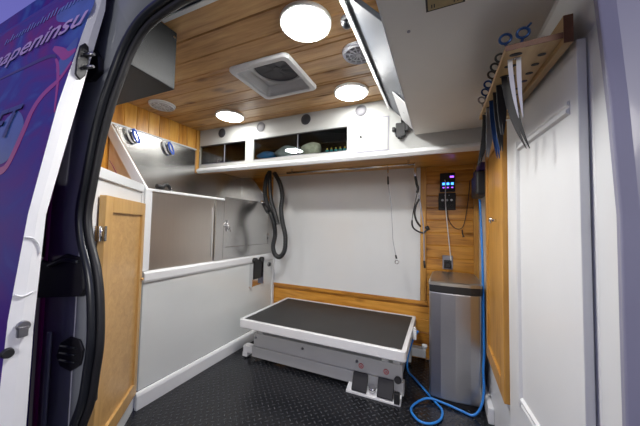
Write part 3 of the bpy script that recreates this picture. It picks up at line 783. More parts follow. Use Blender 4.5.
tag(G().tube(pth, .0035, k=8).build('charging_cable', 'cord_white'), 'thin white cable hanging from the touch panel past the socket', 'cable')
pth = smooth_path([(.045, YB - .022, 1.19), (.055, YB - .02, 1.12), (.09, YB - .02, 1.06), (.135, YB - .02, 1.045), (.165, YB - .02, 1.09), (.19, YB - .02, 1.25), (.205, YB - .02, 1.42)])
tag(G().tube(pth, .0028, k=8).build('wire', 'cord_black'), 'thin black wire sagging across the pine boards right of the switch panel', 'cable')
pth = smooth_path([(.15, YB - .02, 1.04), (.152, YB - .02, 1.01), (.160, YB - .02, .985)])
tag(G().tube(pth, [.004] * (len(pth) - 3) + [.008] * 3, k=8).build('wire_end', 'cord_black'), 'short black connector dangling under the sagging wire', 'connector')

# rail under the shelf
t = thing('hanging_rail', 'thin steel rail under the white overhead cabinet', 'rail', (-.7, 2.05, 1.5))
G().cyl((-1.25, 2.05, 1.512), (-.17, 2.05, 1.512), .010, n=16).build('tube', 'chrome', t)
for x in (-1.20, -.215): G().box(x - .008, x + .008, 2.043, 2.057, 1.5225, 1.5445).build('bracket', 'chrome', t)
k_ = .935
def sc(p): return (p[0] * k_, 2.2 * k_, 1.05 + (p[1] - 1.05) * k_)
t = thing('grooming_loop', 'long thin dark lead with steel clasp hanging before the white panel', 'lead', (-.36, 2.05, .78))
g = G(); g.ring((-.365, 2.055, 1.508), (1, 0, 0), .017, .002, 18); g.build('ring', 'chrome', t)
G().cyl((-.365, 2.055, 1.49), (-.3645, 2.055, 1.43), .005, n=10).build('clip', 'chrome', t)
G().cyl((-.3645, 2.055, 1.429), (-.362, 2.055, 1.37), .0065, n=10).build('slider', 'black', t)
G().tube(smooth_path([(-.362, 2.055, 1.37), sc((-.366, 1.25)), sc((-.352, 1.05)), sc((-.347, .95)), sc((-.325, .83))]), .0028, k=6).build('cord', 'cord_grey', t)
G().cyl(sc((-.325, .829)), sc((-.318, .80)), .006, n=10).build('swivel', 'black', t)
G().ring(sc((-.315, .775)), (0, 1, 0), .013, .0025, 18).build('clasp', 'chrome', t)
t = thing('grooming_noose', 'black looped lead hanging beside the pine trim of the white panel', 'lead', (-.15, 2.05, 1.0))
G().ring((-.172, 2.055, 1.508), (1, 0, 0), .017, .002, 18).build('ring', 'chrome', t)
G().box(-.178, -.160, 2.05, 2.06, 1.42, 1.49).build('clip', 'chrome', t, bev=.002)
G().tube(smooth_path([(-.168, 2.055, 1.42), (-.16, 2.055, 1.37), (-.150, 2.05, 1.33), (-.156, 2.05, 1.30)]), .009, k=8).build('slider', 'black', t)
G().tube(smooth_path([sc((-.15, 1.27)), sc((-.175, 1.22)), sc((-.185, 1.16)), sc((-.17, 1.10)), sc((-.14, 1.055))]), .007, k=8).build('padded_loop', 'black', t)
G().tube(smooth_path([sc((-.165, 1.32)), sc((-.19, 1.2)), sc((-.203, 1.10)), sc((-.195, 1.05)), sc((-.16, 1.02)), sc((-.12, 1.01)), sc((-.10, 1.03))]), [.0025] * 16 + [.006] * 33, k=8).build('thin_loop', 'cord_black', t)
G().cyl(sc((-.10, 1.06)), sc((-.085, 1.03)), .014, n=14).build('stopper', 'black', t)
G().tube(smooth_path([sc((-.152, 1.30)), sc((-.135, 1.18)), sc((-.12, 1.05)), sc((-.116, .9)), sc((-.114, .80))]), .0045, k=8).build('tail_cord', 'cord_grey', t)
G().cyl(sc((-.114, .799)), sc((-.11, .745)), .0075, n=10).build('tail_end', 'black', t)

# black ribbed dryer hose
kk = .955
def hc(x, z, dy=0): return (x * kk, 2.10 + dy, 1.05 + (z - 1.05) * kk)
P = smooth_path([hc(-1.535, 1.575), hc(-1.575, 1.50), hc(-1.59, 1.38), hc(-1.56, 1.25), hc(-1.49, 1.15, -.03), hc(-1.45, 1.06, -.03), hc(-1.455, .95), hc(-1.475, .84), hc(-1.45, .765), hc(-1.395, .745),
                 hc(-1.345, .81), hc(-1.34, .94), hc(-1.375, 1.07), hc(-1.415, 1.20, .03), hc(-1.405, 1.33, .03), hc(-1.44, 1.46, .03), hc(-1.50, 1.56, .02)], 18)
t = thing('dryer_hose', 'black ribbed dryer hose hanging in loops in the corner by the tub', 'hose', (-1.40, 2.1, .72))
G().tube(P, [.0205 + .0028 * math.sin(i * 1.9) for i in range(len(P))], k=12).build('hose_loop', 'rubber', t)
P = smooth_path([hc(-1.515, 1.575, -.035), hc(-1.50, 1.42, -.045), hc(-1.475, 1.28, -.05), hc(-1.43, 1.16, -.05), hc(-1.40, 1.05, -.04)], 16)
G().tube(P, [.018 + .0022 * math.sin(i * 1.9) for i in range(len(P))], k=12).build('inner_strand', 'rubber', t)
G().cyl(hc(-1.56, 1.245, -.055), hc(-1.50, 1.17, -.055), .016, .024, n=16).build('nozzle', 'black', t)
G().cyl(hc(-1.578, 1.27, -.055), hc(-1.561, 1.247, -.055), .018, n=16).build('metal_collar', 'chrome', t)
G().tube([hc(-1.55, 1.57), hc(-1.545, 1.60, .0), hc(-1.50, 1.60), hc(-1.495, 1.57)], .006, k=8).build('hook', 'steel_dark', t)

# ------------------------------------------------------------------ right side: oak door, bag, blue hose
cd = thing('wall_cabinet', 'narrow orange oak cabinet door on the right white wall', 'cabinet', (.25, 1.58, .345))
g = G(); xa, xb = XR - .028, XR - .001; fy0, fy1, fz0, fz1 = 1.335, 1.80, .345, 1.505; f = .07
g.box(xa, xb, fy0, fy0 + f, fz0, fz1); g.box(xa, xb, fy1 - f * .6, fy1, fz0, fz1); g.box(xa, xb, fy0 + f, fy1 - f * .6, fz1 - f, fz1); g.box(xa, xb, fy0 + f, fy1 - f * .6, fz0, fz0 + f)
dd = g.build('door', 'oak_orange', cd, bev=.002)
G().box(xa + .010, xb, fy0 + f - .001, fy1 - f * .6 + .001, fz0 + f - .001, fz1 - f + .001).build('door_panel', 'oak_orange', dd)
g = G(); g.cyl((xa, 1.47, 1.09), (xa - .02, 1.47, 1.09), .006, n=10); g.dome((xa - .02, 1.47, 1.09), (-1, 0, 0), .016, .010, 16, 4); g.build('knob', 'chrome', dd)

t = thing('wall_pouch', 'black fabric pouch with purple item on the white wall beside the pine boards', 'bag', (.215, 2.1, 1.25))
G().box(.195, XR - .001, 1.86, 2.14, 1.255, 1.40).build('pocket', 'black', t, bev=.012)
G().box(.21, XR - .002, 1.87, 2.0, 1.405, 1.455).build('purple_item', 'purple_bag', t, bev=.01)
G().box(.205, XR - .002, 2.02, 2.13, 1.405, 1.44).build('black_item', 'black', t, bev=.01)
pz = .004 + .006
bp = [(-.150, 2.10, .335 - .03), (-.195, 2.13, .20), (-.225, 2.14, .07), (-.215, 2.09, pz + .004), (-.165, 2.017, pz), (-.092, 1.903, pz), (-.027, 1.80, pz), (.006, 1.745, pz), (-.002, 1.66, pz), (-.052, 1.60, pz), (-.111, 1.60, pz), (-.155, 1.667, pz),
      (-.135, 1.745, pz), (-.070, 1.805, pz + .012), (.02, 1.806, pz + .006), (.10, 1.79, pz), (.165, 1.775, pz), (.205, 1.79, pz + .05), (.222, 1.815, .14), (.222, 1.832, .24), (.228, 1.845, .33), (.228, 1.86, .50), (.228, 1.87, .745), (.228, 1.91, .98), (.228, 1.985, 1.235)]
P = smooth_path(bp, 8)
tag(G().tube(P, .0065, k=10).build('blue_hose', 'blue_hose'), 'bright blue hose looping on the black floor in front of the steel bin', 'hose')

# ------------------------------------------------------------------ moulded white panel on the right
# frame: s runs from the far edge towards the camera, w = into the room
pa = R(5); us = Vector((math.sin(pa), -math.cos(pa), 0)); uw = Vector((-math.cos(pa), -math.sin(pa), 0))
T2 = Matrix(((us.x, uw.x, 0, .250), (us.y, uw.y, 0, 1.318), (0, 0, 1, 0), (0, 0, 0, 1)))
mp_ = thing('moulded_panel', 'white upright panel with moulded frame, below the scissor rack', 'panel', (.275, 1.05, .02))
G(T2).box(0, .508, -.019, 0, .02, 1.505).build('board', 'white', mp_, bev=.002)
prof = [(0, 0), (.004, .006), (.010, .006), (.014, .002), (.020, .002), (.024, .0085), (.031, .0085), (.036, 0)]
def mould(g, a, b, inward):
    """strip of moulding from a to b (s, z), profile growing along inward"""
    a = Vector(a); b = Vector(b); inn = Vector(inward); vs = []
    for p in (a, b):
        for (o, h) in prof: q = p + inn * o; vs.append((q.x, h + .0003, q.y))
    n = len(prof)
    g.add(vs, [[i, (i + 1) % n, n + (i + 1) % n, n + i] for i in range(n)] + [list(range(n)), [n + i for i in range(n)]])
s0, s1, zz0, zz1 = .100, .475, .425, 1.372
g = G(T2); 
g.add([], [])
mould(g, (s0, zz0), (s0, zz1), (1, 0)); g.build('moulding', 'white', mp_)
g = G(T2); mould(g, (s0 + .0365, zz1), (s1, zz1), (0, -1)); g.build('moulding', 'white', mp_)
g = G(T2); mould(g, (s0 + .0365, zz0), (s1, zz0), (0, 1)); g.build('moulding', 'white', mp_)

# ------------------------------------------------------------------ scissor rack
rk = thing('scissor_rack', 'pine rack with drilled holes fixed high on the right wall', 'rack', (.2, 1.03, 1.485))
nl, nr, fl, fr = (.150, .795), (.262, .788), (.146, 1.268), (.232, 1.262)
sp = G(); sp.slab([(nl[0], nl[1], 1.50), (nr[0], nr[1], 1.50), (fr[0], fr[1], 1.50), (fl[0], fl[1], 1.50)], (0, 0, .014)); sp.build('shelf', 'rack_wood', rk)
G().slab([(nl[0], nl[1] - .0015, 1.50), (nr[0], nr[1] - .0015, 1.50), (nr[0], nr[1], 1.50), (nl[0], nl[1], 1.50)], (0, 0, .014)).build('shelf_end', 'rack_dark', rk)
G().slab([(nr[0] + .0005, nr[1], 1.487), (nr[0] + .0185, nr[1] - .001, 1.487), (fr[0] + .0185, fr[1], 1.487), (fr[0] + .0005, fr[1], 1.487)], (0, 0, .066)).build('back_board', 'rack_wood', rk)
G().slab([(nr[0] + .0005, nr[1] - .0025, 1.487), (nr[0] + .0185, nr[1] - .0025, 1.487), (nr[0] + .0185, nr[1] - .0015, 1.487), (nr[0] + .0005, nr[1] - .0015, 1.487)], (0, 0, .066)).build('back_board_end', 'rack_dark', rk)
def rk_pt(u, v):  # u 0..1 near->far, v 0..1 left->right
    a = Vector(nl).lerp(Vector(fl), u); b = Vector(nr).lerp(Vector(fr), u); return a.lerp(b, v)
for k in range(9):
    p = rk_pt(.11 + k * .095, .80); G().add([(p.x + .009 * math.cos(2 * PI * i / 14), p.y + .0065 * math.sin(2 * PI * i / 14), z) for z in (1.4985, 1.4998) for i in range(14)],
        [list(range(14)), list(range(14, 28))] + [[i, (i + 1) % 14, 14 + (i + 1) % 14, 14 + i] for i in range(14)]).build('slot', 'black', rk)
for k in range(8):
    p = rk_pt(.05 + k * .115, .24); G().add([(p.x + .014 * math.cos(2 * PI * i / 14), p.y + .007 * math.sin(2 * PI * i / 14), z) for z in (1.4985, 1.4998) for i in range(14)],
        [list(range(14)), list(range(14, 28))] + [[i, (i + 1) % 14, 14 + (i + 1) % 14, 14 + i] for i in range(14)]).build('slot', 'black', rk)

def shears(u, v, ln, mat_b, mat_h, label, bw=.0078, curve=0.0, spread=.006, rr=.0115, zt=1.514, rot=90, name='scissors', up=.035):
    p = rk_pt(u, v); x, y = p
    t = thing(name, label, 'scissors', (x, y, zt - ln), 'scissors hanging in the pine rack')
    Tm = Matrix.Translation((x, y, zt)) @ Matrix.Rotation(R(rot), 4, 'Z')
    for sgn in (-1, 1):
        g = G(Tm); top = []; n = 12
        L_, R_ = [], []
        for i in range(n + 1):
            q = i / n; zz = -.0 - q * ln; xx = sgn * spread * (1 - q * .55) + curve * q * q
            w = bw * (1 - q ** 3 * .9)
            L_.append((xx - w, zz)); R_.append((xx + w, zz))
        vs = []
        for (a, z) in L_: vs += [(a, sgn * .0015 - .0013, z), (a, sgn * .0015 + .0013, z)]
        for (a, z) in R_: vs += [(a, sgn * .0015 - .0013, z), (a, sgn * .0015 + .0013, z)]
        m = 2 * (n + 1); fs = []
        for i in range(n):
            a = 2 * i; fs += [(a, a + 2, m + a + 2, m + a), (a + 1, m + a + 1, m + a + 3, a + 3), (a, a + 1, a + 3, a + 2), (m + a, m + a + 2, m + a + 3, m + a + 1)]
        fs += [(0, m, m + 1, 1), (m - 2, m - 1, 2 * m - 1, 2 * m - 2)]
        g.add(vs, fs); g.build('blade', mat_b, t)
        g = G(Tm); g.tube([(sgn * spread, 0, .001), (sgn * (spread + .003), 0, up * .5), (sgn * (spread + rr * .7), 0, up - .004)], .0035, k=8)
        g.ring((sgn * (spread + rr * .75), 0, up + rr), (0, 1, 0), rr, .0034, 20, 8, sx=1, sy=1.15)
        if sgn > 0: g.tube([(spread + rr * 1.5, 0, up + rr * 1.9), (spread + rr * 2.2, 0, up + rr * 2.6)], .0028, k=6)
        g.build('handle', mat_h, t)
    G(Tm).cyl((0, -.005, -.012), (0, .005, -.012), .005, n=12).build('pivot', 'chrome', t)
    return t
M['pale_steel'] = plain('pale_steel', (.62, .62, .64), .35, metal=.3)
shears(.09, .25, .175, 'pale_steel', 'blue_ring', 'pale silver scissors with blue rings, nearest end of the pine rack', bw=.0052, curve=.012, spread=.010, rr=.012, rot=-15)
shears(.285, .30, .235, 'black', 'black', 'black curved scissors with the longest blades, second from the near end of the rack', curve=.045, spread=.009, rot=-5)
shears(.40, .26, .17, 'black', 'black', 'black straight scissors just behind the longest curved pair on the rack', curve=.0, spread=.009, rot=10)
shears(.50, .24, .21, 'black', 'black', 'black scissors with black rings in the middle of the rack', curve=.01, spread=.008, rot=15)
shears(.63, .24, .22, 'blue_ring', 'blue_ring', 'blue scissors with blue rings, third from the far end of the rack', curve=.012, spread=.008, rot=5)
shears(.76, .24, .20, 'steel_dark', 'blue_ring', 'dark steel scissors with blue rings, second from the far end of the rack', curve=-.012, spread=.008, rot=12)
shears(.90, .22, .215, 'black', 'steel_dark', 'black scissors hanging from the farthest hole of the pine rack', curve=-.03, spread=.008, rot=10)

# ------------------------------------------------------------------ van body round the opening
def Yb(z): return lerp(z, [1.05, 1.5, 1.85, 2.1], [.55, .555, .57, .60])
# seal curve (x, z) measured on the body surface
def onb(x6, z6):  # measured on y=.6-based profile -> move along the sight line to the real surface
    return x6, z6
SEAL = [(-1.19, -.02), (-1.20, .20), (-1.187, .323), (-1.137, .436), (-1.118, .538), (-1.105, .639), (-1.118, .77), (-1.146, .867), (-1.203, .973), (-1.226, 1.075), (-1.203, 1.21), (-1.169, 1.359), (-1.13, 1.469), (-1.084, 1.576), (-1.028, 1.681), (-.939, 1.759), (-.795, 1.796), (-.625, 1.803), (-.3, 1.805), (.2, 1.805)]
vb = thing('van_body_side', 'dark grey painted van body beside the door opening, partly magenta', 'van body', (-1.5, .57, 0))
SP = smooth_path([(x, 0, z) for x, z in SEAL], 6)
SP = [p + Vector(((SP[min(i + 1, len(SP) - 1)] - SP[max(i - 1, 0)]).normalized().z, 0, -(SP[min(i + 1, len(SP) - 1)] - SP[max(i - 1, 0)]).normalized().x)) * .016 for i, p in enumerate(SP)]
def strip(inner, outer, t0, t1):
    g = G(); n = len(inner); vs = []
    for (a, b) in zip(inner, outer):
        for p in (a, b):
            back = 0 if p is a else 0
            for d_ in (t0, t1): vs.append((p[0], Yb(p[1]) + d_ + back, p[1]))
    fs = []
    for i in range(n - 1):
        a = 4 * i
        fs += [(a, a + 4, a + 6, a + 2), (a + 1, a + 3, a + 7, a + 5), (a, a + 1, a + 5, a + 4), (a + 2, a + 6, a + 7, a + 3)]
    fs += [(0, 2, 3, 1), (4 * n - 4, 4 * n - 3, 4 * n - 1, 4 * n - 2)]
    g.add(vs, fs, True); return g
inn = []; out1 = []; out2 = []
for p in SP:
    x, z = p.x, p.z
    inn.append((x - .02 if x < -.95 else x, z if x < -.95 else z + .015))
    zt_ = z if z < 1.50 else min(2.15, 1.50 + (z - 1.50) * 1.9)
    if x > -1.03 and z > 1.66:
        f_ = min(1, (x + 1.03) / .25); out1.append((-1.42 + f_ * (x + 1.42), 2.15 if f_ > .2 else zt_))
    else: out1.append((-1.44, zt_))
body = strip(inn, out1, .0, .012).build('pillar_panel', 'body_grey', vb)
# recessed seam with magenta wrap behind the sliding door's edge
g = G(); vs = []; fs = []; zs = [0, .3, .6, .9, 1.05, 1.2, 1.35, 1.5, 1.7, 1.85, 2.0, 2.15]
def col_strip(x0, x1, t0, t1, zs, yf=Yb):
    g = G(); vs = []
    for z in zs:
        y = yf(z); vs += [(x0, y + t0, z), (x1, y + t0, z), (x1, y + t1, z), (x0, y + t1, z)]
    fs = []
    for i in range(len(zs) - 1):
        a = 4 * i
        for j in range(4): fs.append((a + j, a + (j + 1) % 4, a + 4 + (j + 1) % 4, a + 4 + j))
    k = 4 * len(zs) - 4
    fs += [(0, 1, 2, 3), (k, k + 1, k + 2, k + 3)]
    return g.add(vs, fs, True)
YB2 = lambda z: Yb(z) + 0
col_strip(-1.50, -1.4405, -.004, .03, zs, YB2).build('wrapped_return', 'magenta_paint', vb)
col_strip(-3.2, -1.5005, -.004, .03, zs, YB2).build('rear_quarter', 'wrap', vb)
# crease along the pillar
col_strip(-1.385, -1.36, -.012, -.0005, [0, .3, .5, .62], Yb).build('pillar_crease', 'body_grey', vb, bev=.005)
SQ = [Vector((p.x, Yb(p.z) - .006, p.z)) for p in SP]
sl = G().tube(SQ, .016, k=12).build('door_seal', 'rubber', vb)
SQ2 = []
for i_, p in enumerate(SP):
    d_ = SP[min(i_ + 1, len(SP) - 1)] - SP[max(i_ - 1, 0)]; d_.normalize()
    SQ2.append(Vector((p.x + d_.z * .022, Yb(p.z) + .008, p.z - d_.x * .022)))
G().tube(SQ2, .012, k=12).build('inner_seal', 'black', vb)
# bump stop, lock pocket, oval grommet, striker bracket
t1 = G().cyl((-1.45 + .0, Yb(1.84) - .001, 1.845), (-1.45, Yb(1.84) - .03, 1.84), .035, .028, n=22)
G().cyl((-1.28, Yb(1.727) - .001, 1.727), (-1.28, Yb(1.727) - .022, 1.722), .026, .020, n=22).build('bump_stop', 'black', vb)
g = G(); g.prism([(-1.36, 1.60), (-1.19, 1.575), (-1.14, 1.60), (-1.15, 1.655), (-1.19, 1.70), (-1.24, 1.70), (-1.36, 1.69)], 1, Yb(1.65) - .022, Yb(1.65) - .001); g.build('striker_pocket', 'black', vb, bev=.006)
g = G(); g.prism([(-1.50, .735), (-1.15, .785), (-1.13, .81), (-1.145, .915), (-1.27, .925), (-1.38, .885), (-1.50, .89)], 1, Yb(.8) - .022, Yb(.8) - .001); pk = g.build('lock_pocket', 'black', vb, bev=.006)
g = G(); g.tube(smooth_path([(-1.16, Yb(.9) - .027, .905), (-1.25, Yb(.9) - .030, .905), (-1.36, Yb(.9) - .027, .875)]), .006); g.build('pocket_edge', 'rubber', pk)
g = G(); g.prism([(-1.312, .545), (-1.285, .60), (-1.225, .63), (-1.165, .63), (-1.138, .60), (-1.15, .545), (-1.21, .51), (-1.28, .512)], 1, Yb(.5) - .010, Yb(.5) - .0005); gr = g.build('oval_grommet', 'black', vb, bev=.005)
g = G()
for z in (.545, .57, .595): g.tube([(-1.275, Yb(.5) - .013, z - .006), (-1.175, Yb(.5) - .013, z + .006)], .004, k=6)
g.build('rib', 'rubber', gr)
col_strip(-1.50, -1.45, -.05, -.005, [.90, 1.0, 1.1, 1.18, 1.2]).build('rubber_cover', 'black', vb, bev=.008)

# right pillar of the opening
vp = thing('door_pillar', 'van pillar tinted with lilac sky light at the right edge of the door opening', 'pillar', (.4, .62, 0))
def Yp(z): return lerp(z, [1.08, 1.27, 1.536, 2.1], [.68, .693, .733, .82])
g = G(); zs2 = [-.05, .4, .8, 1.08, 1.17, 1.27, 1.40, 1.536, 1.8, 1.95]
vs = []
for z in zs2:
    y = Yp(z); vs += [(.3045, y - .004, z), (.309, y - .013, z), (.33, y - .017, z), (.70, y - .03, z), (.70, y + .05, z), (.52, y - .004 if z > 1.2 else y, z)]
vs = []
for z in zs2:
    xe = lerp(z, [.7, 1.08, 1.277, 1.484, 1.95], [.291, .292, .283, .270, .235])
    vs += [(xe + .008, .6875, z), (xe, .657, z), (xe + .02, .645, z), (.80, .60, z), (.80, .6875, z)]
n = 5; fs = []
for i in range(len(zs2) - 1):
    for j in range(n): fs.append((i * n + j, i * n + (j + 1) % n, (i + 1) * n + (j + 1) % n, (i + 1) * n + j))
fs += [list(range(n)), [(len(zs2) - 1) * n + j for j in range(n)]]
g.add(vs, fs); g.build('pillar_skin', 'lilac', vp, bev=.003)
for (x, z) in ((.36, 1.26), (.345, .88), (.35, .78)):
    G().cyl((x, .652, z), (x, .647, z), .005, n=10).build('paint_mark', 'body_grey', vp)

# ------------------------------------------------------------------ sliding door standing open at the left
XD = -1.30
def Ys(z): return lerp(z, [.0, .20, .72, 1.07, 1.47, 1.84, 1.96, 2.10, 2.18, 2.22], [.39, .39, .406, .436, .493, .563, .588, .613, .65, .70])
def Yi(z): return lerp(z, [.0, .30, .67, 1.07, 1.45, 1.95], [.468, .468, .470, .483, .545, .628])
dz_ = thing('sliding_door', 'open van sliding door with purple and blue printed wrap and white edge', 'door', (XD, .45, .02))
zs3 = [-.16 + i * 2.38 / 60 for i in range(61)]
def door_sheet(x0, x1, off, th, name, m, zlist=zs3):
    g = G(); vs = []
    for z in zlist:
        y = Ys(z) + off; vs += [(x0, y, z), (x1, y, z), (x1, y + th, z), (x0, y + th, z)]
    fs = []
    for i in range(len(zlist) - 1):
        a = 4 * i
        for j in range(4): fs.append((a + j, a + (j + 1) % 4, a + 4 + (j + 1) % 4, a + 4 + j))
    k = 4 * len(zlist) - 4
    fs += [(0, 1, 2, 3), (k, k + 1, k + 2, k + 3)]
    g.add(vs, fs, False); return g.build(name, m, dz_)
door_sheet(XD - 1.35, XD - .001, 0, .012, 'outer_skin', 'wrap')
g = G(); vs = []
zl = [z for z in zs3 if z < 2.12]
for z in zl:
    ya, yb2 = Ys(z) + .0005, max(Yi(z), Ys(z) + .03); vs += [(XD, ya, z), (XD + .004, (ya + yb2) / 2, z), (XD, yb2, z), (XD - .04, yb2, z), (XD - .04, ya + .0125, z)]
fs = []; n = 5
for i in range(len(zl) - 1):
    for j in range(n): fs.append((i * n + j, i * n + (j + 1) % n, (i + 1) * n + (j + 1) % n, (i + 1) * n + j))
fs += [list(range(n)), [(len(zl) - 1) * n + j for j in range(n)]]
g.add(vs, fs); g.build('leading_edge', 'body_white', dz_)
# electric contact plate with two pins, lock, rubber stop
t2 = G(); 
def on_edge(y, z): return (XD + .005, y, z)
g = G(); g.prism([(.535, 1.615), (.552, 1.60), (.567, 1.625), (.575, 1.70), (.572, 1.745), (.560, 1.755), (.545, 1.735), (.537, 1.68)], 0, XD + .004, XD + .016)
cp = g.build('contact_plate', 'black', dz_, bev=.003)
for z in (1.655, 1.705): G().cyl((XD + .016, .563, z), (XD + .05, .575, z + .004), .008, .006, n=12).build('contact_pin', 'steel_dark', cp)
g = G(); g.cyl((XD + .004, .440, .69), (XD + .018, .440, .69), .018, n=18); g.box(XD + .004, XD + .02, .425, .452, .655, .69); g.build('lock', 'steel_dark', dz_, bev=.003)
G().cyl((XD + .003, .409, .612), (XD + .016, .409, .612), .017, .014, n=18).build('rubber_stop', 'black', dz_)
g = G(); g.tube(smooth_path([(XD + .004, .432, .99), (XD + .007, .452, .985), (XD + .007, .468, .96), (XD + .004, .472, .93)]), .003, k=6); g.tube(smooth_path([(XD + .004, .416, .80), (XD + .007, .435, .79), (XD + .004, .462, .80)]), .003, k=6); g.build('pressed_rib', 'body_white', dz_)

# printed decoration: follows the skin
def on_skin(x, z, d=.0015):
    return (x, Ys(z) - d, z)
def ribbon(pts, w, name, m, d=.0012):
    g = G(); P = smooth_path([(x, 0, z) for x, z in pts], 8); n = len(P); vs = []
    for i, p in enumerate(P):
        dd = (P[min(i + 1, n - 1)] - P[max(i - 1, 0)]); dd.normalize(); nn = Vector((-dd.z, 0, dd.x))
        ww = w * (.35 + .65 * math.sin(PI * (i + .5) / n))
        for s_ in (-1, 1):
            q = p + nn * ww * s_; vs.append(on_skin(q.x, q.z, d))
        for s_ in (-1, 1):
            q = p + nn * ww * s_; vs.append(on_skin(q.x, q.z, -.0))
    fs = []
    for i in range(n - 1):
        a = 4 * i; fs += [(a, a + 1, a + 5, a + 4), (a + 2, a + 6, a + 7, a + 3), (a, a + 4, a + 6, a + 2), (a + 1, a + 3, a + 7, a + 5)]
    g.add(vs, fs); return g.build(name, m, dz_)
def patch(pts, name, m, d=.0008):
    g = G(); P = smooth_path([(x, 0, z) for x, z in pts], 6, closed=True)
    cx_ = sum(p.x for p in P) / len(P); cz_ = sum(p.z for p in P) / len(P); vs = []; n = len(P); rings = 5
    for r_ in range(1, rings + 1):
        for p in P: vs.append(on_skin(cx_ + (p.x - cx_) * r_ / rings, cz_ + (p.z - cz_) * r_ / rings, d))
    vs.append(on_skin(cx_, cz_, d)); c_ = len(vs) - 1; fs = [(c_, (j + 1) % n, j) for j in range(n)]
    for r_ in range(rings - 1):
        for j in range(n): fs.append((r_ * n + j, r_ * n + (j + 1) % n, (r_ + 1) * n + (j + 1) % n, (r_ + 1) * n + j))
    g.add(vs, fs); return g.build(name, m, dz_)
ribbon([(-1.305, 1.665), (-1.36, 1.60), (-1.45, 1.555), (-1.50, 1.50), (-1.53, 1.40), (-1.585, 1.27), (-1.66, 1.245), (-1.76, 1.27), (-1.85, 1.30)], .020, 'magenta_stroke', 'magenta')
ribbon([(-1.305, 1.72), (-1.37, 1.71), (-1.43, 1.745), (-1.52, 1.79)], .022, 'magenta_stroke', 'magenta', .0010)
ribbon([(-1.305, 1.45), (-1.37, 1.60), (-1.42, 1.68), (-1.46, 1.72)], .010, 'magenta_stroke', 'magenta', .0009)
patch([(-1.32, 1.78), (-1.40, 1.74), (-1.42, 1.66), (-1.36, 1.62), (-1.31, 1.66)], 'pale_blue_patch', 'pale_blue')
patch([(-1.56, 1.46), (-1.54, 1.38), (-1.60, 1.29), (-1.70, 1.28), (-1.80, 1.33), (-1.78, 1.45), (-1.68, 1.52)], 'pale_blue_patch', 'pale_blue')
patch([(-1.31, 1.98), (-1.5, 2.02), (-1.62, 2.03), (-1.60, 1.96), (-1.45, 1.90), (-1.31, 1.85)], 'pale_blue_patch', 'pale_blue', .0007)
ribbon([(-1.46, 1.725), (-1.50, 1.745), (-1.60, 1.755), (-1.80, 1.755), (-2.15, 1.755)], .010, 'swage_line', 'purple_line')
def lettering(txt, x_right, z_base, h, m, width, shear=.25, rise=0.0, name='lettering'):
    cu = bpy.data.curves.new(name, 'FONT'); cu.body = txt; cu.size = 1; cu.shear = shear; cu.offset = .012; cu.extrude = 0
    tmp = bpy.data.objects.new('tmp_text', cu); COL.objects.link(tmp)
    bpy.context.view_layer.update()
    me0 = bpy.data.meshes.new_from_object(tmp.evaluated_get(bpy.context.evaluated_depsgraph_get()))
    bpy.data.objects.remove(tmp)
    xs = [v.co.x for v in me0.vertices]; x0_, x1_ = min(xs), max(xs)
    xh = max(v.co.y for v in me0.vertices)
    sx = width / (x1_ - x0_)
    g = G(); vs = []
    for v in me0.vertices:
        u = (v.co.x - x1_) * sx
        x = x_right + u; z = z_base + v.co.y * h + rise * u
        vs.append(on_skin(x, z, .0055))
    fs = [list(p.vertices) for p in me0.polygons]
    g.add(vs, fs)
    return g.build(name, m, dz_)
lettering('onapeninsu', -1.303, 1.845, .135, M['text_white'], 1.02, rise=.0)
lettering('FT', -1.60, 1.40, .20, M['navy'], .25, rise=.0)
# grey-blue faint line of print above, unreadable strokes in the photo
g = G()
rnd = random.Random(9)
for i in range(26):
    x = -1.36 - i * .033; z = 2.005 + rnd.uniform(-.004, .004); hgt = rnd.uniform(.02, .045)
    vs = [on_skin(x, z, .002), on_skin(x + .014, z, .002), on_skin(x + .022, z + hgt, .002), on_skin(x + .008, z + hgt, .002)]
    g.add(vs, [(0, 1, 2, 3)])
g.build('faint_print', 'text_blue', dz_)

dz_.scale = (.86, .86, .86); dz_.location = (-1.118, .387, .164)

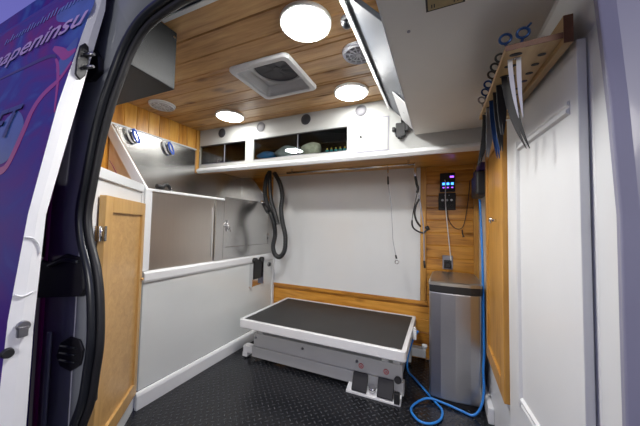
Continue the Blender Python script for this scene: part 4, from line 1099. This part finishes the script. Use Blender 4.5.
# ------------------------------------------------------------------ world and camera
w = bpy.data.worlds.new('dusk'); S.world = w; w.use_nodes = True
N = w.node_tree.nodes; L = w.node_tree.links
bg = N['Background']; tc = N.new('ShaderNodeTexCoord'); sp_ = N.new('ShaderNodeSeparateXYZ'); L.new(tc.outputs['Generated'], sp_.inputs[0])
rp = N.new('ShaderNodeValToRGB'); e = rp.color_ramp.elements
e[0].position = .40; e[0].color = (.10, .10, .11, 1); e[1].position = .9; e[1].color = (.10, .105, .40, 1)
for p_, c_ in ((.47, (.50, .49, .52)), (.56, (.46, .45, .52)), (.63, (.22, .21, .48)), (.70, (.19, .185, .60))):
    k = e.new(p_); k.color = (*c_, 1)
mr = N.new('ShaderNodeMapRange'); mr.inputs['From Min'].default_value = -1; mr.inputs['From Max'].default_value = 1
L.new(sp_.outputs[2], mr.inputs['Value']); L.new(mr.outputs[0], rp.inputs['Fac']); L.new(rp.outputs['Color'], bg.inputs['Color'])
bg.inputs['Strength'].default_value = .66

# soft fill light added behind the camera, no lamp seen there
sl_ = bpy.data.lights.new('outside_fill', 'POINT'); sl_.energy = 210; sl_.shadow_soft_size = .45; sl_.color = (1, .97, .9)
so_ = bpy.data.objects.new('outside_fill', sl_); COL.objects.link(so_); so_.location = (.9, -3.0, 2.1)

cam = bpy.data.cameras.new('camera'); co = bpy.data.objects.new('camera', cam); COL.objects.link(co); S.camera = co
cam.sensor_width = 36; cam.lens = 36 * 269.49 / 640; cam.clip_start = .02; cam.clip_end = 100
yaw, pitch, roll = R(-24.1616), R(2.6497), R(1.1581)
fv = Vector((math.sin(yaw) * math.cos(pitch), math.cos(yaw) * math.cos(pitch), math.sin(pitch)))
rv = Vector((math.cos(yaw), -math.sin(yaw), 0)); uv = rv.cross(fv)
r2 = rv * math.cos(roll) + uv * math.sin(roll); u2 = -rv * math.sin(roll) + uv * math.cos(roll)
co.matrix_world = Matrix(((r2.x, u2.x, -fv.x, 0), (r2.y, u2.y, -fv.y, 0), (r2.z, u2.z, -fv.z, 1.05), (0, 0, 0, 1)))

S.view_settings.view_transform = 'Standard'; S.view_settings.look = 'None'; S.view_settings.gamma = 1
S.view_settings.use_curve_mapping = False; S.view_settings.exposure = 0.33
for o in list(bpy.data.objects):
    if '_o' in o: del o['_o']
